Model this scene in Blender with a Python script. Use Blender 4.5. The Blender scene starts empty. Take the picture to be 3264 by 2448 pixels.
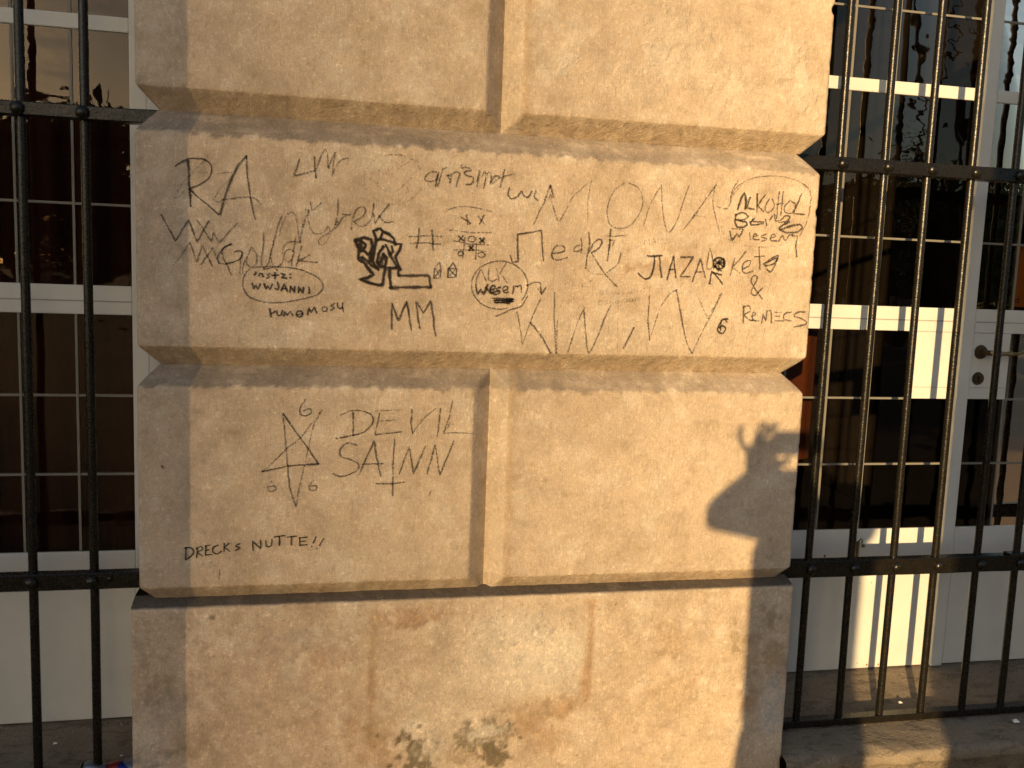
import bpy, bmesh, math, random
from mathutils import Vector, Matrix, noise
random.seed(7)
C = bpy.context.scene.collection
# ---------------------------------------------------------------- camera
CAM = Vector((0.44150, -2.27947, -0.40921))
RIGHT = Vector((0.979224, -0.199460, 0.036559)); FWD = Vector((0.202436, 0.972073, -0.118717)); UP = Vector((-0.011859, 0.123652, 0.992255))
cd = bpy.data.cameras.new('camera'); cam = bpy.data.objects.new('camera', cd); C.objects.link(cam)
cam.matrix_world = Matrix(((RIGHT.x, UP.x, -FWD.x, CAM.x), (RIGHT.y, UP.y, -FWD.y, CAM.y), (RIGHT.z, UP.z, -FWD.z, CAM.z), (0, 0, 0, 1)))
cd.sensor_width = 36; cd.lens = 2877.1 / 3264 * 36; cd.clip_start = 0.02; cd.clip_end = 3000
sc = bpy.context.scene; sc.camera = cam
# ---------------------------------------------------------------- light
SUN = Vector((0.555, 1.0, -0.180)).normalized()       # the way the light travels
w = bpy.data.worlds.new('World'); sc.world = w; w.use_nodes = True
nt = w.node_tree; nt.nodes.clear()
sky = nt.nodes.new('ShaderNodeTexSky'); sky.sky_type = 'NISHITA'; sky.sun_disc = False
sky.sun_elevation = math.asin(-SUN.z); sky.sun_rotation = math.atan2(-SUN.x, -SUN.y)
sky.altitude = 200; sky.air_density = 1.0; sky.dust_density = 1.5; sky.ozone_density = 1.0
tint = nt.nodes.new('ShaderNodeMix'); tint.data_type = 'RGBA'; tint.blend_type = 'MULTIPLY'; tint.inputs[0].default_value = 1.0
tint.inputs[7].default_value = (0.8, 0.83, 0.9, 1)
bg = nt.nodes.new('ShaderNodeBackground'); bg.inputs[1].default_value = 0.12
wo = nt.nodes.new('ShaderNodeOutputWorld')
nt.links.new(sky.outputs[0], tint.inputs[6]); nt.links.new(tint.outputs[2], bg.inputs[0]); nt.links.new(bg.outputs[0], wo.inputs[0])
sl = bpy.data.lights.new('sun', 'SUN'); sl.energy = 4.0; sl.angle = math.radians(0.53); sl.color = (1.0, 0.69, 0.335)
so = bpy.data.objects.new('sun', sl); C.objects.link(so); so.rotation_euler = SUN.to_track_quat('-Z', 'Y').to_euler(); so.location = (-10, -18, 6)
sc.view_settings.view_transform = 'Standard'; sc.view_settings.look = 'None'; sc.view_settings.gamma = 1; sc.view_settings.exposure = 0.95
sc.view_settings.use_curve_mapping = False
# ---------------------------------------------------------------- helpers
def tag(o, label=None, cat=None, group=None, kind=None):
    if label: o['label'] = label
    if cat: o['category'] = cat
    if group: o['group'] = group
    if kind: o['kind'] = kind
    return o
def wloc(o):
    v = Vector((0, 0, 0))
    while o: v += o.location; o = o.parent
    return v
def empty(name, loc, label=None, cat=None, group=None):
    o = bpy.data.objects.new(name, None); C.objects.link(o); o.location = loc; o.empty_display_size = 0.1
    return tag(o, label, cat, group)
class MB:
    def __init__(s): s.v = []; s.f = []; s.m = []
    def quad(s, a, b, c, d, m=0):
        n = len(s.v); s.v += [a, b, c, d]; s.f.append((n, n+1, n+2, n+3)); s.m.append(m)
    def box(s, x0, x1, y0, y1, z0, z1, m=0, bev=0.0):
        n = len(s.v); b = bev
        if b <= 0:
            s.v += [(x0,y0,z0),(x1,y0,z0),(x1,y1,z0),(x0,y1,z0),(x0,y0,z1),(x1,y0,z1),(x1,y1,z1),(x0,y1,z1)]
            for q in ((0,3,2,1),(4,5,6,7),(0,1,5,4),(1,2,6,5),(2,3,7,6),(3,0,4,7)): s.f.append(tuple(n+i for i in q)); s.m.append(m)
        else:
            bm = bmesh.new(); bmesh.ops.create_cube(bm, size=1)
            for v in bm.verts: v.co = Vector(((x0+x1)/2+v.co.x*(x1-x0), (y0+y1)/2+v.co.y*(y1-y0), (z0+z1)/2+v.co.z*(z1-z0)))
            bmesh.ops.bevel(bm, geom=bm.edges[:], offset=b, segments=2, affect='EDGES', profile=0.6)
            bm.verts.index_update()
            s.v += [tuple(v.co) for v in bm.verts]
            for f in bm.faces: s.f.append(tuple(n+v.index for v in f.verts)); s.m.append(m)
            bm.free()
    def tube(s, pts, rs, n=12, m=0, cap=True):
        pts = [Vector(p) for p in pts]; base = len(s.v); k = len(pts)
        for i, p in enumerate(pts):
            t = (pts[min(i+1, k-1)] - pts[max(i-1, 0)]).normalized()
            a = Vector((0, 0, 1)) if abs(t.z) < 0.9 else Vector((1, 0, 0))
            u = t.cross(a).normalized(); vv = t.cross(u)
            r = rs[i] if isinstance(rs, (list, tuple)) else rs
            for j in range(n):
                an = 2*math.pi*j/n; s.v.append(tuple(p + (u*math.cos(an) + vv*math.sin(an))*r))
        for i in range(k-1):
            for j in range(n):
                a = base+i*n+j; b = base+i*n+(j+1) % n; s.f.append((a, b, b+n, a+n)); s.m.append(m)
        if cap:
            s.f.append(tuple(base+j for j in range(n))[::-1]); s.m.append(m); s.f.append(tuple(base+(k-1)*n+j for j in range(n))); s.m.append(m)
    def ball(s, c, r, m=0, nu=14, nv=8):
        if not isinstance(r, (tuple, list)): r = (r, r, r)
        n = len(s.v)
        for i in range(nv+1):
            th = math.pi*i/nv
            for j in range(nu):
                ph = 2*math.pi*j/nu; s.v.append((c[0]+r[0]*math.sin(th)*math.cos(ph), c[1]+r[1]*math.sin(th)*math.sin(ph), c[2]+r[2]*math.cos(th)))
        for i in range(nv):
            for j in range(nu):
                a = n+i*nu+j; b = n+i*nu+(j+1) % nu; s.f.append((a, a+nu, b+nu, b)); s.m.append(m)
    def build(s, name, mats, parent=None, smooth=False, loc=None):
        if not isinstance(mats, (list, tuple)): mats = [mats]
        off = loc and Vector(loc) or Vector((0, 0, 0))
        me = bpy.data.meshes.new(name)
        base = wloc(parent) + off
        me.from_pydata([(v[0]-base.x, v[1]-base.y, v[2]-base.z) for v in s.v], [], s.f); me.validate(); me.update()
        for mt in mats: me.materials.append(mt)
        if len(mats) > 1:
            for p, mi in zip(me.polygons, s.m): p.material_index = mi
        bm = bmesh.new(); bm.from_mesh(me); bmesh.ops.recalc_face_normals(bm, faces=bm.faces[:]); bm.to_mesh(me); bm.free()
        if smooth: me.polygons.foreach_set('use_smooth', [True]*len(me.polygons))
        o = bpy.data.objects.new(name, me); C.objects.link(o); o.location = off
        if parent: o.parent = parent
        return o
def sm_angle(o, deg=40):
    me = o.data; me.polygons.foreach_set('use_smooth', [True]*len(me.polygons))
    try: me.set_sharp_from_angle(angle=math.radians(deg))
    except Exception: pass
    return o
# ---------------------------------------------------------------- materials
class NT:
    def __init__(s, name):
        s.m = bpy.data.materials.new(name); s.m.use_nodes = True; s.t = s.m.node_tree; s.t.nodes.clear()
        s.out = s.t.nodes.new('ShaderNodeOutputMaterial'); s._pos = None
    def n(s, typ, **k):
        x = s.t.nodes.new(typ)
        for a, b in k.items(): setattr(x, a, b)
        return x
    def l(s, a, b): s.t.links.new(a, b)
    def pos(s, scale=(1, 1, 1)):
        if s._pos is None: s._pos = s.n('ShaderNodeNewGeometry').outputs['Position']
        if scale == (1, 1, 1): return s._pos
        m = s.n('ShaderNodeMapping'); m.inputs['Scale'].default_value = scale; s.l(s._pos, m.inputs[0]); return m.outputs[0]
    def noise(s, sc_, det=3, rough=0.55, scale=(1, 1, 1), dist=0):
        x = s.n('ShaderNodeTexNoise'); x.inputs['Scale'].default_value = sc_; x.inputs['Detail'].default_value = det; x.inputs['Roughness'].default_value = rough; x.inputs['Distortion'].default_value = dist
        s.l(s.pos(scale), x.inputs['Vector']); return x.outputs['Fac']
    def ramp(s, fac, stops):
        r = s.n('ShaderNodeValToRGB'); e = r.color_ramp.elements
        while len(e) < len(stops): e.new(0.5)
        for i, (p, c) in enumerate(stops):
            e[i].position = p; e[i].color = c if len(c) == 4 else (*c, 1)
        s.l(fac, r.inputs[0]); return r.outputs[0]
    def mix(s, fac, a, b, mode='MIX'):
        x = s.n('ShaderNodeMix'); x.data_type = 'RGBA'; x.blend_type = mode
        for val, i in ((fac, 0), (a, 6), (b, 7)):
            if hasattr(val, 'links') or hasattr(val, 'is_linked'): s.l(val, x.inputs[i])
            else: x.inputs[i].default_value = val if i == 0 else (*val, 1)
        return x.outputs[2]
    def math(s, op, a, b=0.0, clamp=False):
        x = s.n('ShaderNodeMath', operation=op); x.use_clamp = clamp
        for val, i in ((a, 0), (b, 1)):
            if hasattr(val, 'is_linked'): s.l(val, x.inputs[i])
            else: x.inputs[i].default_value = val
        return x.outputs[0]
    def bump(s, h, dist, strength=1.0, prev=None):
        b = s.n('ShaderNodeBump'); b.inputs['Distance'].default_value = dist; b.inputs['Strength'].default_value = strength; s.l(h, b.inputs['Height'])
        if prev: s.l(prev, b.inputs['Normal'])
        return b.outputs[0]
    def bsdf(s, col, rough=0.6, metal=0.0, normal=None, spec=0.5):
        p = s.n('ShaderNodeBsdfPrincipled')
        if hasattr(col, 'is_linked'): s.l(col, p.inputs['Base Color'])
        else: p.inputs['Base Color'].default_value = (*col, 1)
        if hasattr(rough, 'is_linked'): s.l(rough, p.inputs['Roughness'])
        else: p.inputs['Roughness'].default_value = rough
        p.inputs['Metallic'].default_value = metal; p.inputs['Specular IOR Level'].default_value = spec
        if normal: s.l(normal, p.inputs['Normal'])
        s.l(p.outputs[0], s.out.inputs[0]); return p
G3 = lambda g: (g, g, g)
def stone_material(name, vcol=True):
    t = NT(name)
    if vcol:
        a = t.n('ShaderNodeAttribute'); a.attribute_name = 'tone'; base = a.outputs['Color']
        rgh = t.n('ShaderNodeAttribute'); rgh.attribute_name = 'rough_relief'; rl = rgh.outputs['Fac']
    else: base = t.mix(t.noise(2.2, 5, .6), (.40, .31, .22), (.48, .38, .275)); rl = None
    grain = t.noise(260, 3, .6); speck = t.noise(95, 4, .7)
    streak = t.noise(1, 3, .65, scale=(330, 330, 38)); weave = t.noise(1, 2, .6, scale=(55, 330, 330))
    cloud = t.noise(14, 6, .68)
    c = t.mix(1, base, t.ramp(cloud, [(.3, G3(.84)), (.5, G3(1)), (.7, G3(1.13))]), 'MULTIPLY')
    c = t.mix(1, c, t.ramp(speck, [(.27, G3(.62)), (.40, G3(.95)), (.57, G3(1.0)), (.67, G3(1.32))]), 'MULTIPLY')
    c = t.mix(1, c, t.ramp(grain, [(.3, G3(.86)), (.7, G3(1.12))]), 'MULTIPLY')
    c = t.mix(1, c, t.ramp(streak, [(.3, G3(.93)), (.7, G3(1.06))]), 'MULTIPLY')
    h = t.math('ADD', t.math('MULTIPLY', grain, .35), t.math('MULTIPLY', speck, .75))
    h = t.math('ADD', h, t.math('MULTIPLY', streak, .6)); h = t.math('ADD', h, t.math('MULTIPLY', weave, .25))
    n1 = t.bump(h, .0032, .9)
    h2 = t.noise(42, 5, .72)
    if rl is not None:
        hh = t.math('MULTIPLY', h2, rl); n1 = t.bump(hh, .011, 1.0, n1)
    n2 = t.bump(t.noise(9, 3, .5), .006, .5, n1)
    t.bsdf(c, .93, 0, n2, .25); return t.m
STONE = stone_material('weathered_sandstone')
STONEP = stone_material('plain_sandstone', False)
def mat_paint(name, col, rough=.45, dirt=.12):
    t = NT(name); n = t.noise(6, 5, .6); f = t.noise(60, 3, .6)
    c = t.mix(1, col, t.ramp(n, [(.3, G3(1-dirt)), (.7, G3(1.0))]), 'MULTIPLY')
    c = t.mix(1, c, t.ramp(t.noise(130, 3, .8), [(.24, (.6, .52, .42)), (.29, G3(1))]), 'MULTIPLY')
    nb = t.bump(t.noise(1, 3, .6, scale=(20, 20, 90)), .0006, .5, t.bump(f, .0008, .4))
    t.bsdf(c, rough, 0, nb, .4); return t.m
WHITE = mat_paint('white_door_paint', (.63, .62, .565))
GROOVE = mat_paint('grey_groove_paint', (.34, .33, .30))  # plain grey for the thin lines across the door
LEAD = mat_paint('grey_glazing_bar_paint', (.20, .185, .155), .5)
def mat_iron():
    t = NT('black_wrought_iron'); n = t.noise(30, 5, .7); r = t.noise(180, 4, .7)
    c = t.ramp(n, [(.3, (.007, .006, .004)), (.66, (.012, .010, .007)), (.85, (.035, .018, .009))])
    nb = t.bump(r, .0012, .45, t.bump(t.noise(25, 3, .6), .003, .4))
    t.bsdf(c, t.ramp(r, [(.3, G3(.18)), (.7, G3(.34))]), .0, nb, .32); return t.m
IRON = mat_iron()
def mat_glass(name, wav, scl, sx=(1, 1, 1)):
    t = NT(name); nb = t.bump(t.noise(scl, 2, .5, scale=sx), wav, 1.0)
    fr = t.n('ShaderNodeFresnel'); fr.inputs['IOR'].default_value = 1.52
    fac = t.math('MULTIPLY', fr.outputs[0], 0.85, True)
    gl = t.n('ShaderNodeBsdfGlossy'); gl.inputs['Roughness'].default_value = 0.0; gl.inputs['Color'].default_value = (1, .84, .68, 1); t.l(nb, gl.inputs['Normal'])
    tr = t.n('ShaderNodeBsdfTransparent'); tr.inputs['Color'].default_value = (.62, .57, .50, 1)
    mx = t.n('ShaderNodeMixShader'); t.l(fac, mx.inputs[0]); t.l(tr.outputs[0], mx.inputs[1]); t.l(gl.outputs[0], mx.inputs[2]); t.l(mx.outputs[0], t.out.inputs[0]); return t.m
GLASS = [mat_glass('old_window_glass', .0012, 5), mat_glass('old_window_glass_wavy', .0016, 7, (1, 1, 2.2)), mat_glass('rippled_window_glass', .0055, 9, (.8, 1, 4.5))]
def simple(name, col, rough=.6, metal=0, bump=.001, bs=80, spec=.5, var=.15):
    t = NT(name); n = t.noise(bs*.15, 4, .6)
    c = t.mix(1, col, t.ramp(n, [(.3, G3(1-var)), (.7, G3(1+var))]), 'MULTIPLY')
    t.bsdf(c, rough, metal, t.bump(t.noise(bs, 3), bump, .6), spec); return t.m
BRASS = simple('tarnished_brass', (.30, .22, .10), .38, .9, .0004, 200)
BRASSD = simple('dark_tarnished_brass', (.09, .065, .035), .5, .7, .0004, 200)
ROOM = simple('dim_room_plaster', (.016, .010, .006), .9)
CURT = simple('rust_brown_curtain_cloth', (.055, .013, .007), .95, 0, .0006, 400)
CURT_GLOW = simple('sun_glow_cloth', (.12, .028, .005), .95, 0, .0006, 400)  # orange colour stands in for sun glow on cloth behind the glass
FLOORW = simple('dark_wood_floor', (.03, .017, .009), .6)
def mat_ground(name, a, b, sc_, bd):
    t = NT(name); c = t.mix(t.noise(.7, 6, .6), a, b); c = t.mix(1, c, t.ramp(t.noise(sc_, 4, .7), [(.3, G3(.72)), (.7, G3(1.2))]), 'MULTIPLY')
    t.bsdf(c, .95, 0, t.bump(t.noise(sc_, 5, .7), bd, .8), .2); return t.m
GRAVEL = mat_ground('dark_gravel', (.11, .095, .075), (.17, .145, .11), 60, .01)
def mat_sill():
    t = NT('worn_flaking_sill_stone'); fl = t.noise(34, 5, .62, scale=(.45, 1, 1), dist=.6); st = t.ramp(fl, [(.42, G3(0)), (.47, G3(1))])
    c = t.mix(t.noise(9, 6, .65), (.10, .08, .056), (.26, .21, .148)); c = t.mix(1, c, t.ramp(t.noise(160, 4, .7), [(.3, G3(.6)), (.7, G3(1.3))]), 'MULTIPLY')
    c = t.mix(t.math('MULTIPLY', st, .22), c, (.46, .37, .26))
    nb = t.bump(t.noise(120, 5, .7), .004, .7, t.bump(st, .0016, .7, t.bump(t.noise(12, 5, .6), .016, .6)))
    t.bsdf(c, .92, 0, nb, .25); return t.m
SILL = mat_sill()
def mat_ink():
    t = NT('charcoal_and_marker_lines')
    a = t.n('ShaderNodeAttribute'); a.attribute_name = 'ink'; ink = a.outputs['Fac']
    nz = t.noise(260, 2, .6); big = t.noise(60, 3, .6)
    thr = t.math('ADD', t.math('MULTIPLY', nz, 1.0), t.math('MULTIPLY', big, .35))       # about .675 mean
    al = t.math('SUBTRACT', t.math('ADD', t.math('MULTIPLY', ink, .40), .60), thr)
    al = t.math('ADD', t.math('MULTIPLY', al, 6.5), .40, True)
    al = t.math('MULTIPLY', al, t.math('ADD', t.math('MULTIPLY', ink, .62), .26, True), True)
    d = t.n('ShaderNodeBsdfDiffuse'); d.inputs[0].default_value = (.030, .024, .020, 1)
    tr = t.n('ShaderNodeBsdfTransparent'); mx = t.n('ShaderNodeMixShader')
    t.l(al, mx.inputs[0]); t.l(tr.outputs[0], mx.inputs[1]); t.l(d.outputs[0], mx.inputs[2]); t.l(mx.outputs[0], t.out.inputs[0]); return t.m
INK = mat_ink()
# ---------------------------------------------------------------- ground
g = MB(); g.quad((-900, -900, -2.17), (900, -900, -2.17), (900, 900, -2.17), (-900, 900, -2.17))
tag(g.build('ground', GRAVEL), kind='structure')
# ---------------------------------------------------------------- pier of rusticated stone
def nz(x, y, z=0.0): return noise.noise(Vector((x, y, z)))
def fbm(x, y, z=0.0, o=5): return noise.fractal(Vector((x, y, z)), 1.0, 2.0, o)
def smax(a, r=.004): return (a+math.sqrt(a*a+r*r))/2
def sstep(a, b, x):
    t = max(0.0, min(1.0, (x-a)/(b-a))); return t*t*(3-2*t)
BASE = Vector((.495, .387, .276))
# stains on the stone itself: x, z, half width, half height, colour, strength, raggedness
PALE = Vector((.56, .47, .355)); PALER = Vector((.60, .52, .41)); RUST = Vector((.36, .225, .125)); OCH = Vector((.40, .285, .165)); GREY = Vector((.34, .31, .27)); LICH = Vector((.16, .125, .07)); SOOT_SHADE = Vector((.15, .118, .085)); OLIVE = Vector((.33, .25, .14))
STAINS = [(.25, -1.55, .55, .30, Vector((.47, .335, .235)), .55, .7), (.98, -1.42, .20, .15, PALE, .75, .6), (1.45, -1.6, .4, .3, Vector((.50, .375, .25)), .4, .7), (1.0, -1.437, .17, .12, PALER, .95, .8), (.92, -1.35, .13, .07, PALER, .8, .9), (1.09, -1.42, .05, .08, PALER, .8, .8), (.86, -1.45, .10, .10, PALE, .6, .8),
 (.80, -1.60, .10, .09, PALE, .5, .8), (.75, -1.52, .12, .1, PALE, .35, .8), (.94, -1.52, .12, .05, PALE, .5, .7),
 (1.158, -1.39, .012, .13, RUST, .75, .4), (1.156, -1.28, .02, .03, RUST, .6, .5), (1.09, -1.575, .05, .035, RUST, .75, .6), (1.15, -1.50, .02, .08, RUST, .8, .5), (.99, -1.61, .05, .045, RUST, .65, .7), (1.04, -1.66, .06, .05, RUST, .5, .7), (1.0, -1.57, .1, .04, OCH, .6, .8),
 (.665, -1.30, .10, .03, RUST, .7, .9), (.57, -1.38, .012, .13, OCH, .85, .4), (.566, -1.52, .01, .12, RUST, .6, .4), (.585, -1.62, .04, .05, OCH, .7, .7), (.52, -1.60, .03, .05, RUST, .45, .7), (.60, -1.70, .07, .08, RUST, .45, .8),
 (.43, -1.40, .025, .05, RUST, .3, .6), (.36, -1.42, .03, .06, GREY, .35, .7), (.40, -1.34, .1, .03, GREY, .35, .8),
 (.685, -1.60, .045, .032, PALER, .95, .6), (.655, -1.64, .028, .022, LICH, .95, 1.1), (.69, -1.655, .055, .04, LICH, .9, 1.5), (.71, -1.71, .045, .045, LICH, .85, 1.5), (.74, -1.76, .05, .04, LICH, .7, 1.5), (.73, -1.66, .05, .05, PALER, .5, 1.2),
 (.86, -1.64, .085, .05, LICH, .85, 1.0), (.865, -1.635, .055, .03, PALER, .95, 1.2), (.90, -1.69, .035, .04, LICH, .85, 1.5), (.80, -1.70, .05, .03, OLIVE, .5, 1.4),
 (.0, -1.57, .04, .03, PALER, .55, .9), (.01, -1.60, .05, .035, PALER, .55, 1.4), (.02, -1.65, .05, .03, GREY, .6, 1.4), (.12, -1.62, .07, .05, OLIVE, .5, .9), (.05, -1.46, .06, .04, OLIVE, .45, .9), (.05, -1.52, .09, .05, GREY, .3, .9), (.16, -1.28, .02, .012, SOOT_SHADE, .6, 1.),
 (1.69, -1.33, .03, .05, OLIVE, .7, 1.), (1.70, -1.46, .045, .07, OCH, .7, 1.1), (1.64, -1.585, .04, .05, RUST, .7, .9), (1.71, -1.62, .05, .13, Vector((.47, .44, .40)), .9, .8), (1.64, -1.44, .03, .06, OCH, .5, 1.), (1.585, -1.40, .02, .035, OLIVE, .55, 1.1), (1.40, -1.40, .05, .06, OCH, .4, 1.1), (1.42, -1.55, .1, .06, OCH, .3, 1.), (1.53, -1.677, .009, .009, PALER, 1., .8),
 (1.224, -1.286, .004, .004, LICH, 1, .2), (.587, -1.62, .007, .009, SOOT_SHADE, .8, .3),
 (1.3, .22, .10, .07, PALE, .5, 1.3), (1.45, .12, .10, .05, PALE, .55, 1.4), (1.28, .16, .06, .05, PALER, .5, 1.4), (1.63, .19, .05, .06, PALER, .55, 1.4), (1.68, .10, .05, .05, PALER, .55, 1.4), (1.02, .13, .04, .03, PALER, .7, 1.2), (1.2, .1, .12, .06, PALE, .4, 1.4), (1.56, .05, .05, .04, PALE, .45, 1.4),
 (1.33, -.37, .10, .05, RUST, .35, 1.2), (1.37, -.40, .08, .04, PALE, .4, 1.4), (.57, -.51, .03, .03, RUST, .35, .6), (.60, -.35, .018, .22, PALE, .25, .5), (.07, -.45, .02, .03, PALER, .6, .8), (1.2, -.55, .4, .05, PALE, .35, 1.2), (.2, -.56, .2, .035, PALE, .35, 1.2), (.1, -1.14, .06, .04, PALE, .4, 1.2), (.55, -1.15, .2, .03, PALE, .3, 1.2), (.20, -.30, .1, .1, GREY, .25, 1.), (1.65, -.5, .1, .09, PALE, .3, 1.2)]
def tone_at(x, z, zf0, zf1, z1, vtop, warm):
    """albedo and relief at a point of the face; zf0..zf1 is the flat face, z1 the top of the weathered upper chamfer"""
    f = fbm(x*3.1+7, z*3.1, 1.7); f2 = fbm(x*11, z*11+3, 4.2); f3 = fbm(x*36, z*36, 9.1, 4)
    c = BASE*(1+.10*f+.07*f2)*warm
    if f2+f3*.8 > .20: c = c.lerp(PALER, min(1, (f2+f3*.8-.20)*1.8)*.5)
    if f2*.7+f3 < -.42: c = c.lerp(OLIVE, min(1, (-.42-f2*.7-f3)*2)*.4)
    rel = .12+.25*max(0, f2)
    for sx, sz, rx, rz, col, st, rg in STAINS:
        dx = (x-sx)/rx; dz = (z-sz)/rz; d2 = dx*dx+dz*dz
        if d2 < 6:
            d = math.sqrt(d2)+rg*(.75*f3+.45*f2)
            k = st*(1-(sstep(.45, 1.1, d) if rg > .95 else sstep(.1, 1.3, d)))
            if k > 0:
                c = c.lerp(col*(1+.18*f3), k)
                if rg > .8: rel = max(rel, k*.8)
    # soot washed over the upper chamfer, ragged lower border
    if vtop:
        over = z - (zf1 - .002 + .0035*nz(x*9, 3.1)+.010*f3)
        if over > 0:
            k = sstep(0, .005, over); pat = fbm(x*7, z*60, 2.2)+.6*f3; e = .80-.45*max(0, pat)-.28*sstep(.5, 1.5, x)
            c = c.lerp(SOOT_SHADE*(1+.35*f2)+Vector((.05, .045, .04)), k*max(.25, e)*vtop); rel = max(rel, .3)
    # rough tooling under the block
    if z < zf0: rel = max(rel, .55); c = c.lerp(OCH, .35); c *= (1+.12*f3)
    return c, rel
def stone_block(name, parent, x0, x1, z0, z1, db, hb, dt, ht, jl=None, jr=None, yb=.43, y0=0.0, step=.0052, vtop=1.0, warm=1.0, seed=0, ledge=None, top_in=False):
    """jl / jr: half width of the vertical V joint at that end, else a free corner with a return side"""
    hv = .0478
    nzr = max(8, int((z1-z0)/step)); zs = [z0+(z1-z0)*i/nzr for i in range(nzr+1)]
    nx = max(8, int((x1-x0)/step)); ts = [i/nx for i in range(nx+1)]
    zf0, zf1 = z0+hb, z1-ht
    V = []; T = []; RL = []; rows = []
    side = [.43, .30, .20, .12, .07, .035, .016, .007]
    for z in zs:
        row = []
        def e_of(x):
            wob = .0016*nz(x*5+seed, 5.5)+.0016*nz(x*44, seed+1.5)
            chip = sstep(.30, .62, nz(x*21+seed*3, 8.8))*.0035
            eb = db*(1-(z-z0)/hb)+wob+chip if hb > 0 else -1
            et = dt*(1-(z1-z)/ht)+wob*.7 if ht > 0 else -1
            return smax(max(eb, et), .003)-.0004 if max(eb, et) > -.05 else 0.0
        eL = e_of(x0); eR = e_of(x1)
        eL = max(0, eL+.0012*nz(z*30, 1+seed)); eR = max(0, eR+.0018*nz(z*30, 2+seed)+max(0, nz(z*17, seed+4)-.42)*.02)
        if not jl:
            for s in side: row.append((x0+eL, eL+s, x0, None))
            row.append((x0+eL+.0014, eL+.0014, x0, None))
            a = x0+eL+.006
        else: a = x0
        b = x1-eR-.006 if not jr else x1
        for t in ts:
            x = a+(b-a)*t; e = e_of(x)
            if jl: e = max(e, smax(hv-(x-x0)+.0012*nz(z*12, seed), .002))
            if jr: e = max(e, smax(hv-(x1-x)+.0012*nz(z*12, seed+9), .002))
            e += .0010*nz(x*14, z*14, seed)+.0006*nz(x*50, z*50, seed)
            row.append((x, e, x, 1))
        if not jr:
            row.append((x1-eR-.0014, eR+.0014, x1, None))
            for s in reversed(side): row.append((x1-eR, eR+s, x1, None))
        rows.append(len(row))
        for (x, y, tx, k) in row:
            c, rel = tone_at(tx, z, zf0 if hb > 0 else -99, zf1 if ht > 0 else 99, z1, vtop, warm)
            if k is None: c = c*.92
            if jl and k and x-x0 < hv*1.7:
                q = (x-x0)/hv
                if q < .97: c = c.lerp(PALE, .35)  # chamfer turned to the sun is painted lighter
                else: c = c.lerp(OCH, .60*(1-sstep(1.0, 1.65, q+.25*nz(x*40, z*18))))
            if jr and k and x1-x < hv: c = c.lerp(SOOT_SHADE*1.6, .30)  # chamfer turned from the sun gets its shade painted in
            V.append((x, y+y0, z)); T.append((c.x, c.y, c.z, 1)); RL.append(rel)
    n = rows[0]; F = []
    for i in range(len(zs)-1):
        for j in range(n-1): a = i*n+j; F.append((a, a+1, a+1+n, a+n))
    base = wloc(parent)
    if ledge:   # weathered top running back under the course above
        k = len(zs)-1; last = k*n
        for s, dz in ((.010, .004), (.03, .0105), (.06, .0175)):
            st = len(V)
            for j in range(n):
                x, y, z = V[last+j] if s == .010 else V0[j]
                if s == .010:
                    if j == 0: V0 = []
                    V0.append((x, y, z))
                yy = max(y, y0+s); V.append((x, yy, z+dz+.0015*nz(x*30, s*50))); T.append((.115+.06*max(0, nz(x*20, 7)), .092+.05*max(0, nz(x*20, 7)), .068+.04*max(0, nz(x*20, 7)), 1)); RL.append(.6)
            for j in range(n-1): a = st-n+j; F.append((a, a+1, a+1+n, a+n))
    me = bpy.data.meshes.new(name); me.from_pydata([(v[0]-base.x, v[1]-base.y, v[2]-base.z) for v in V], [], F); me.update()
    at = me.color_attributes.new('tone', 'FLOAT_COLOR', 'POINT'); at.data.foreach_set('color', [c for t in T for c in t])
    ar = me.attributes.new('rough_relief', 'FLOAT', 'POINT'); ar.data.foreach_set('value', RL)
    me.materials.append(STONE); me.polygons.foreach_set('use_smooth', [True]*len(me.polygons))
    o = bpy.data.objects.new(name, me); C.objects.link(o); o.parent = parent
    return o
pier = empty('stone_pier', (.874, .2, -2.17), 'rusticated sandstone pier covered in black charcoal graffiti between the two barred doors', 'pier')
D1 = .0461
s1l = stone_block('stone', pier, .0027, .8722, -.0493, .55, D1, .0493, 0, 0, jr=1, seed=1)
s1r = stone_block('stone', pier, .8722, 1.7541, -.0493, .55, D1, .0493, 0, 0, jl=1, seed=2)
s2 = stone_block('stone', pier, 0, 1.7484, -.6534, -.0493, D1, .048, D1, .0561, seed=3)
s3l = stone_block('stone', pier, -.0017, .8658, -1.2438, -.6534, .0315, .0384, D1, .0509, jr=1, seed=4)
s3r = stone_block('stone', pier, .8658, 1.7472, -1.2438, -.6534, .0315, .0384, D1, .0509, jl=1, seed=5)
pl = stone_block('plinth_stone', pier, -.0193, 1.7526, -2.172, -1.2563, -1, 0, -1, 0, y0=-.018, seed=6, ledge=True, vtop=0)
tag(pl, 'stained and blistered plinth stone with pale lichen patches')
for dz in range(4):
    z = .55+.6*dz; o = MB(); o.box(0, 1.75, 0, .44, z+.002, z+.55, bev=.04); o.build('stone', STONEP, pier)
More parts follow.
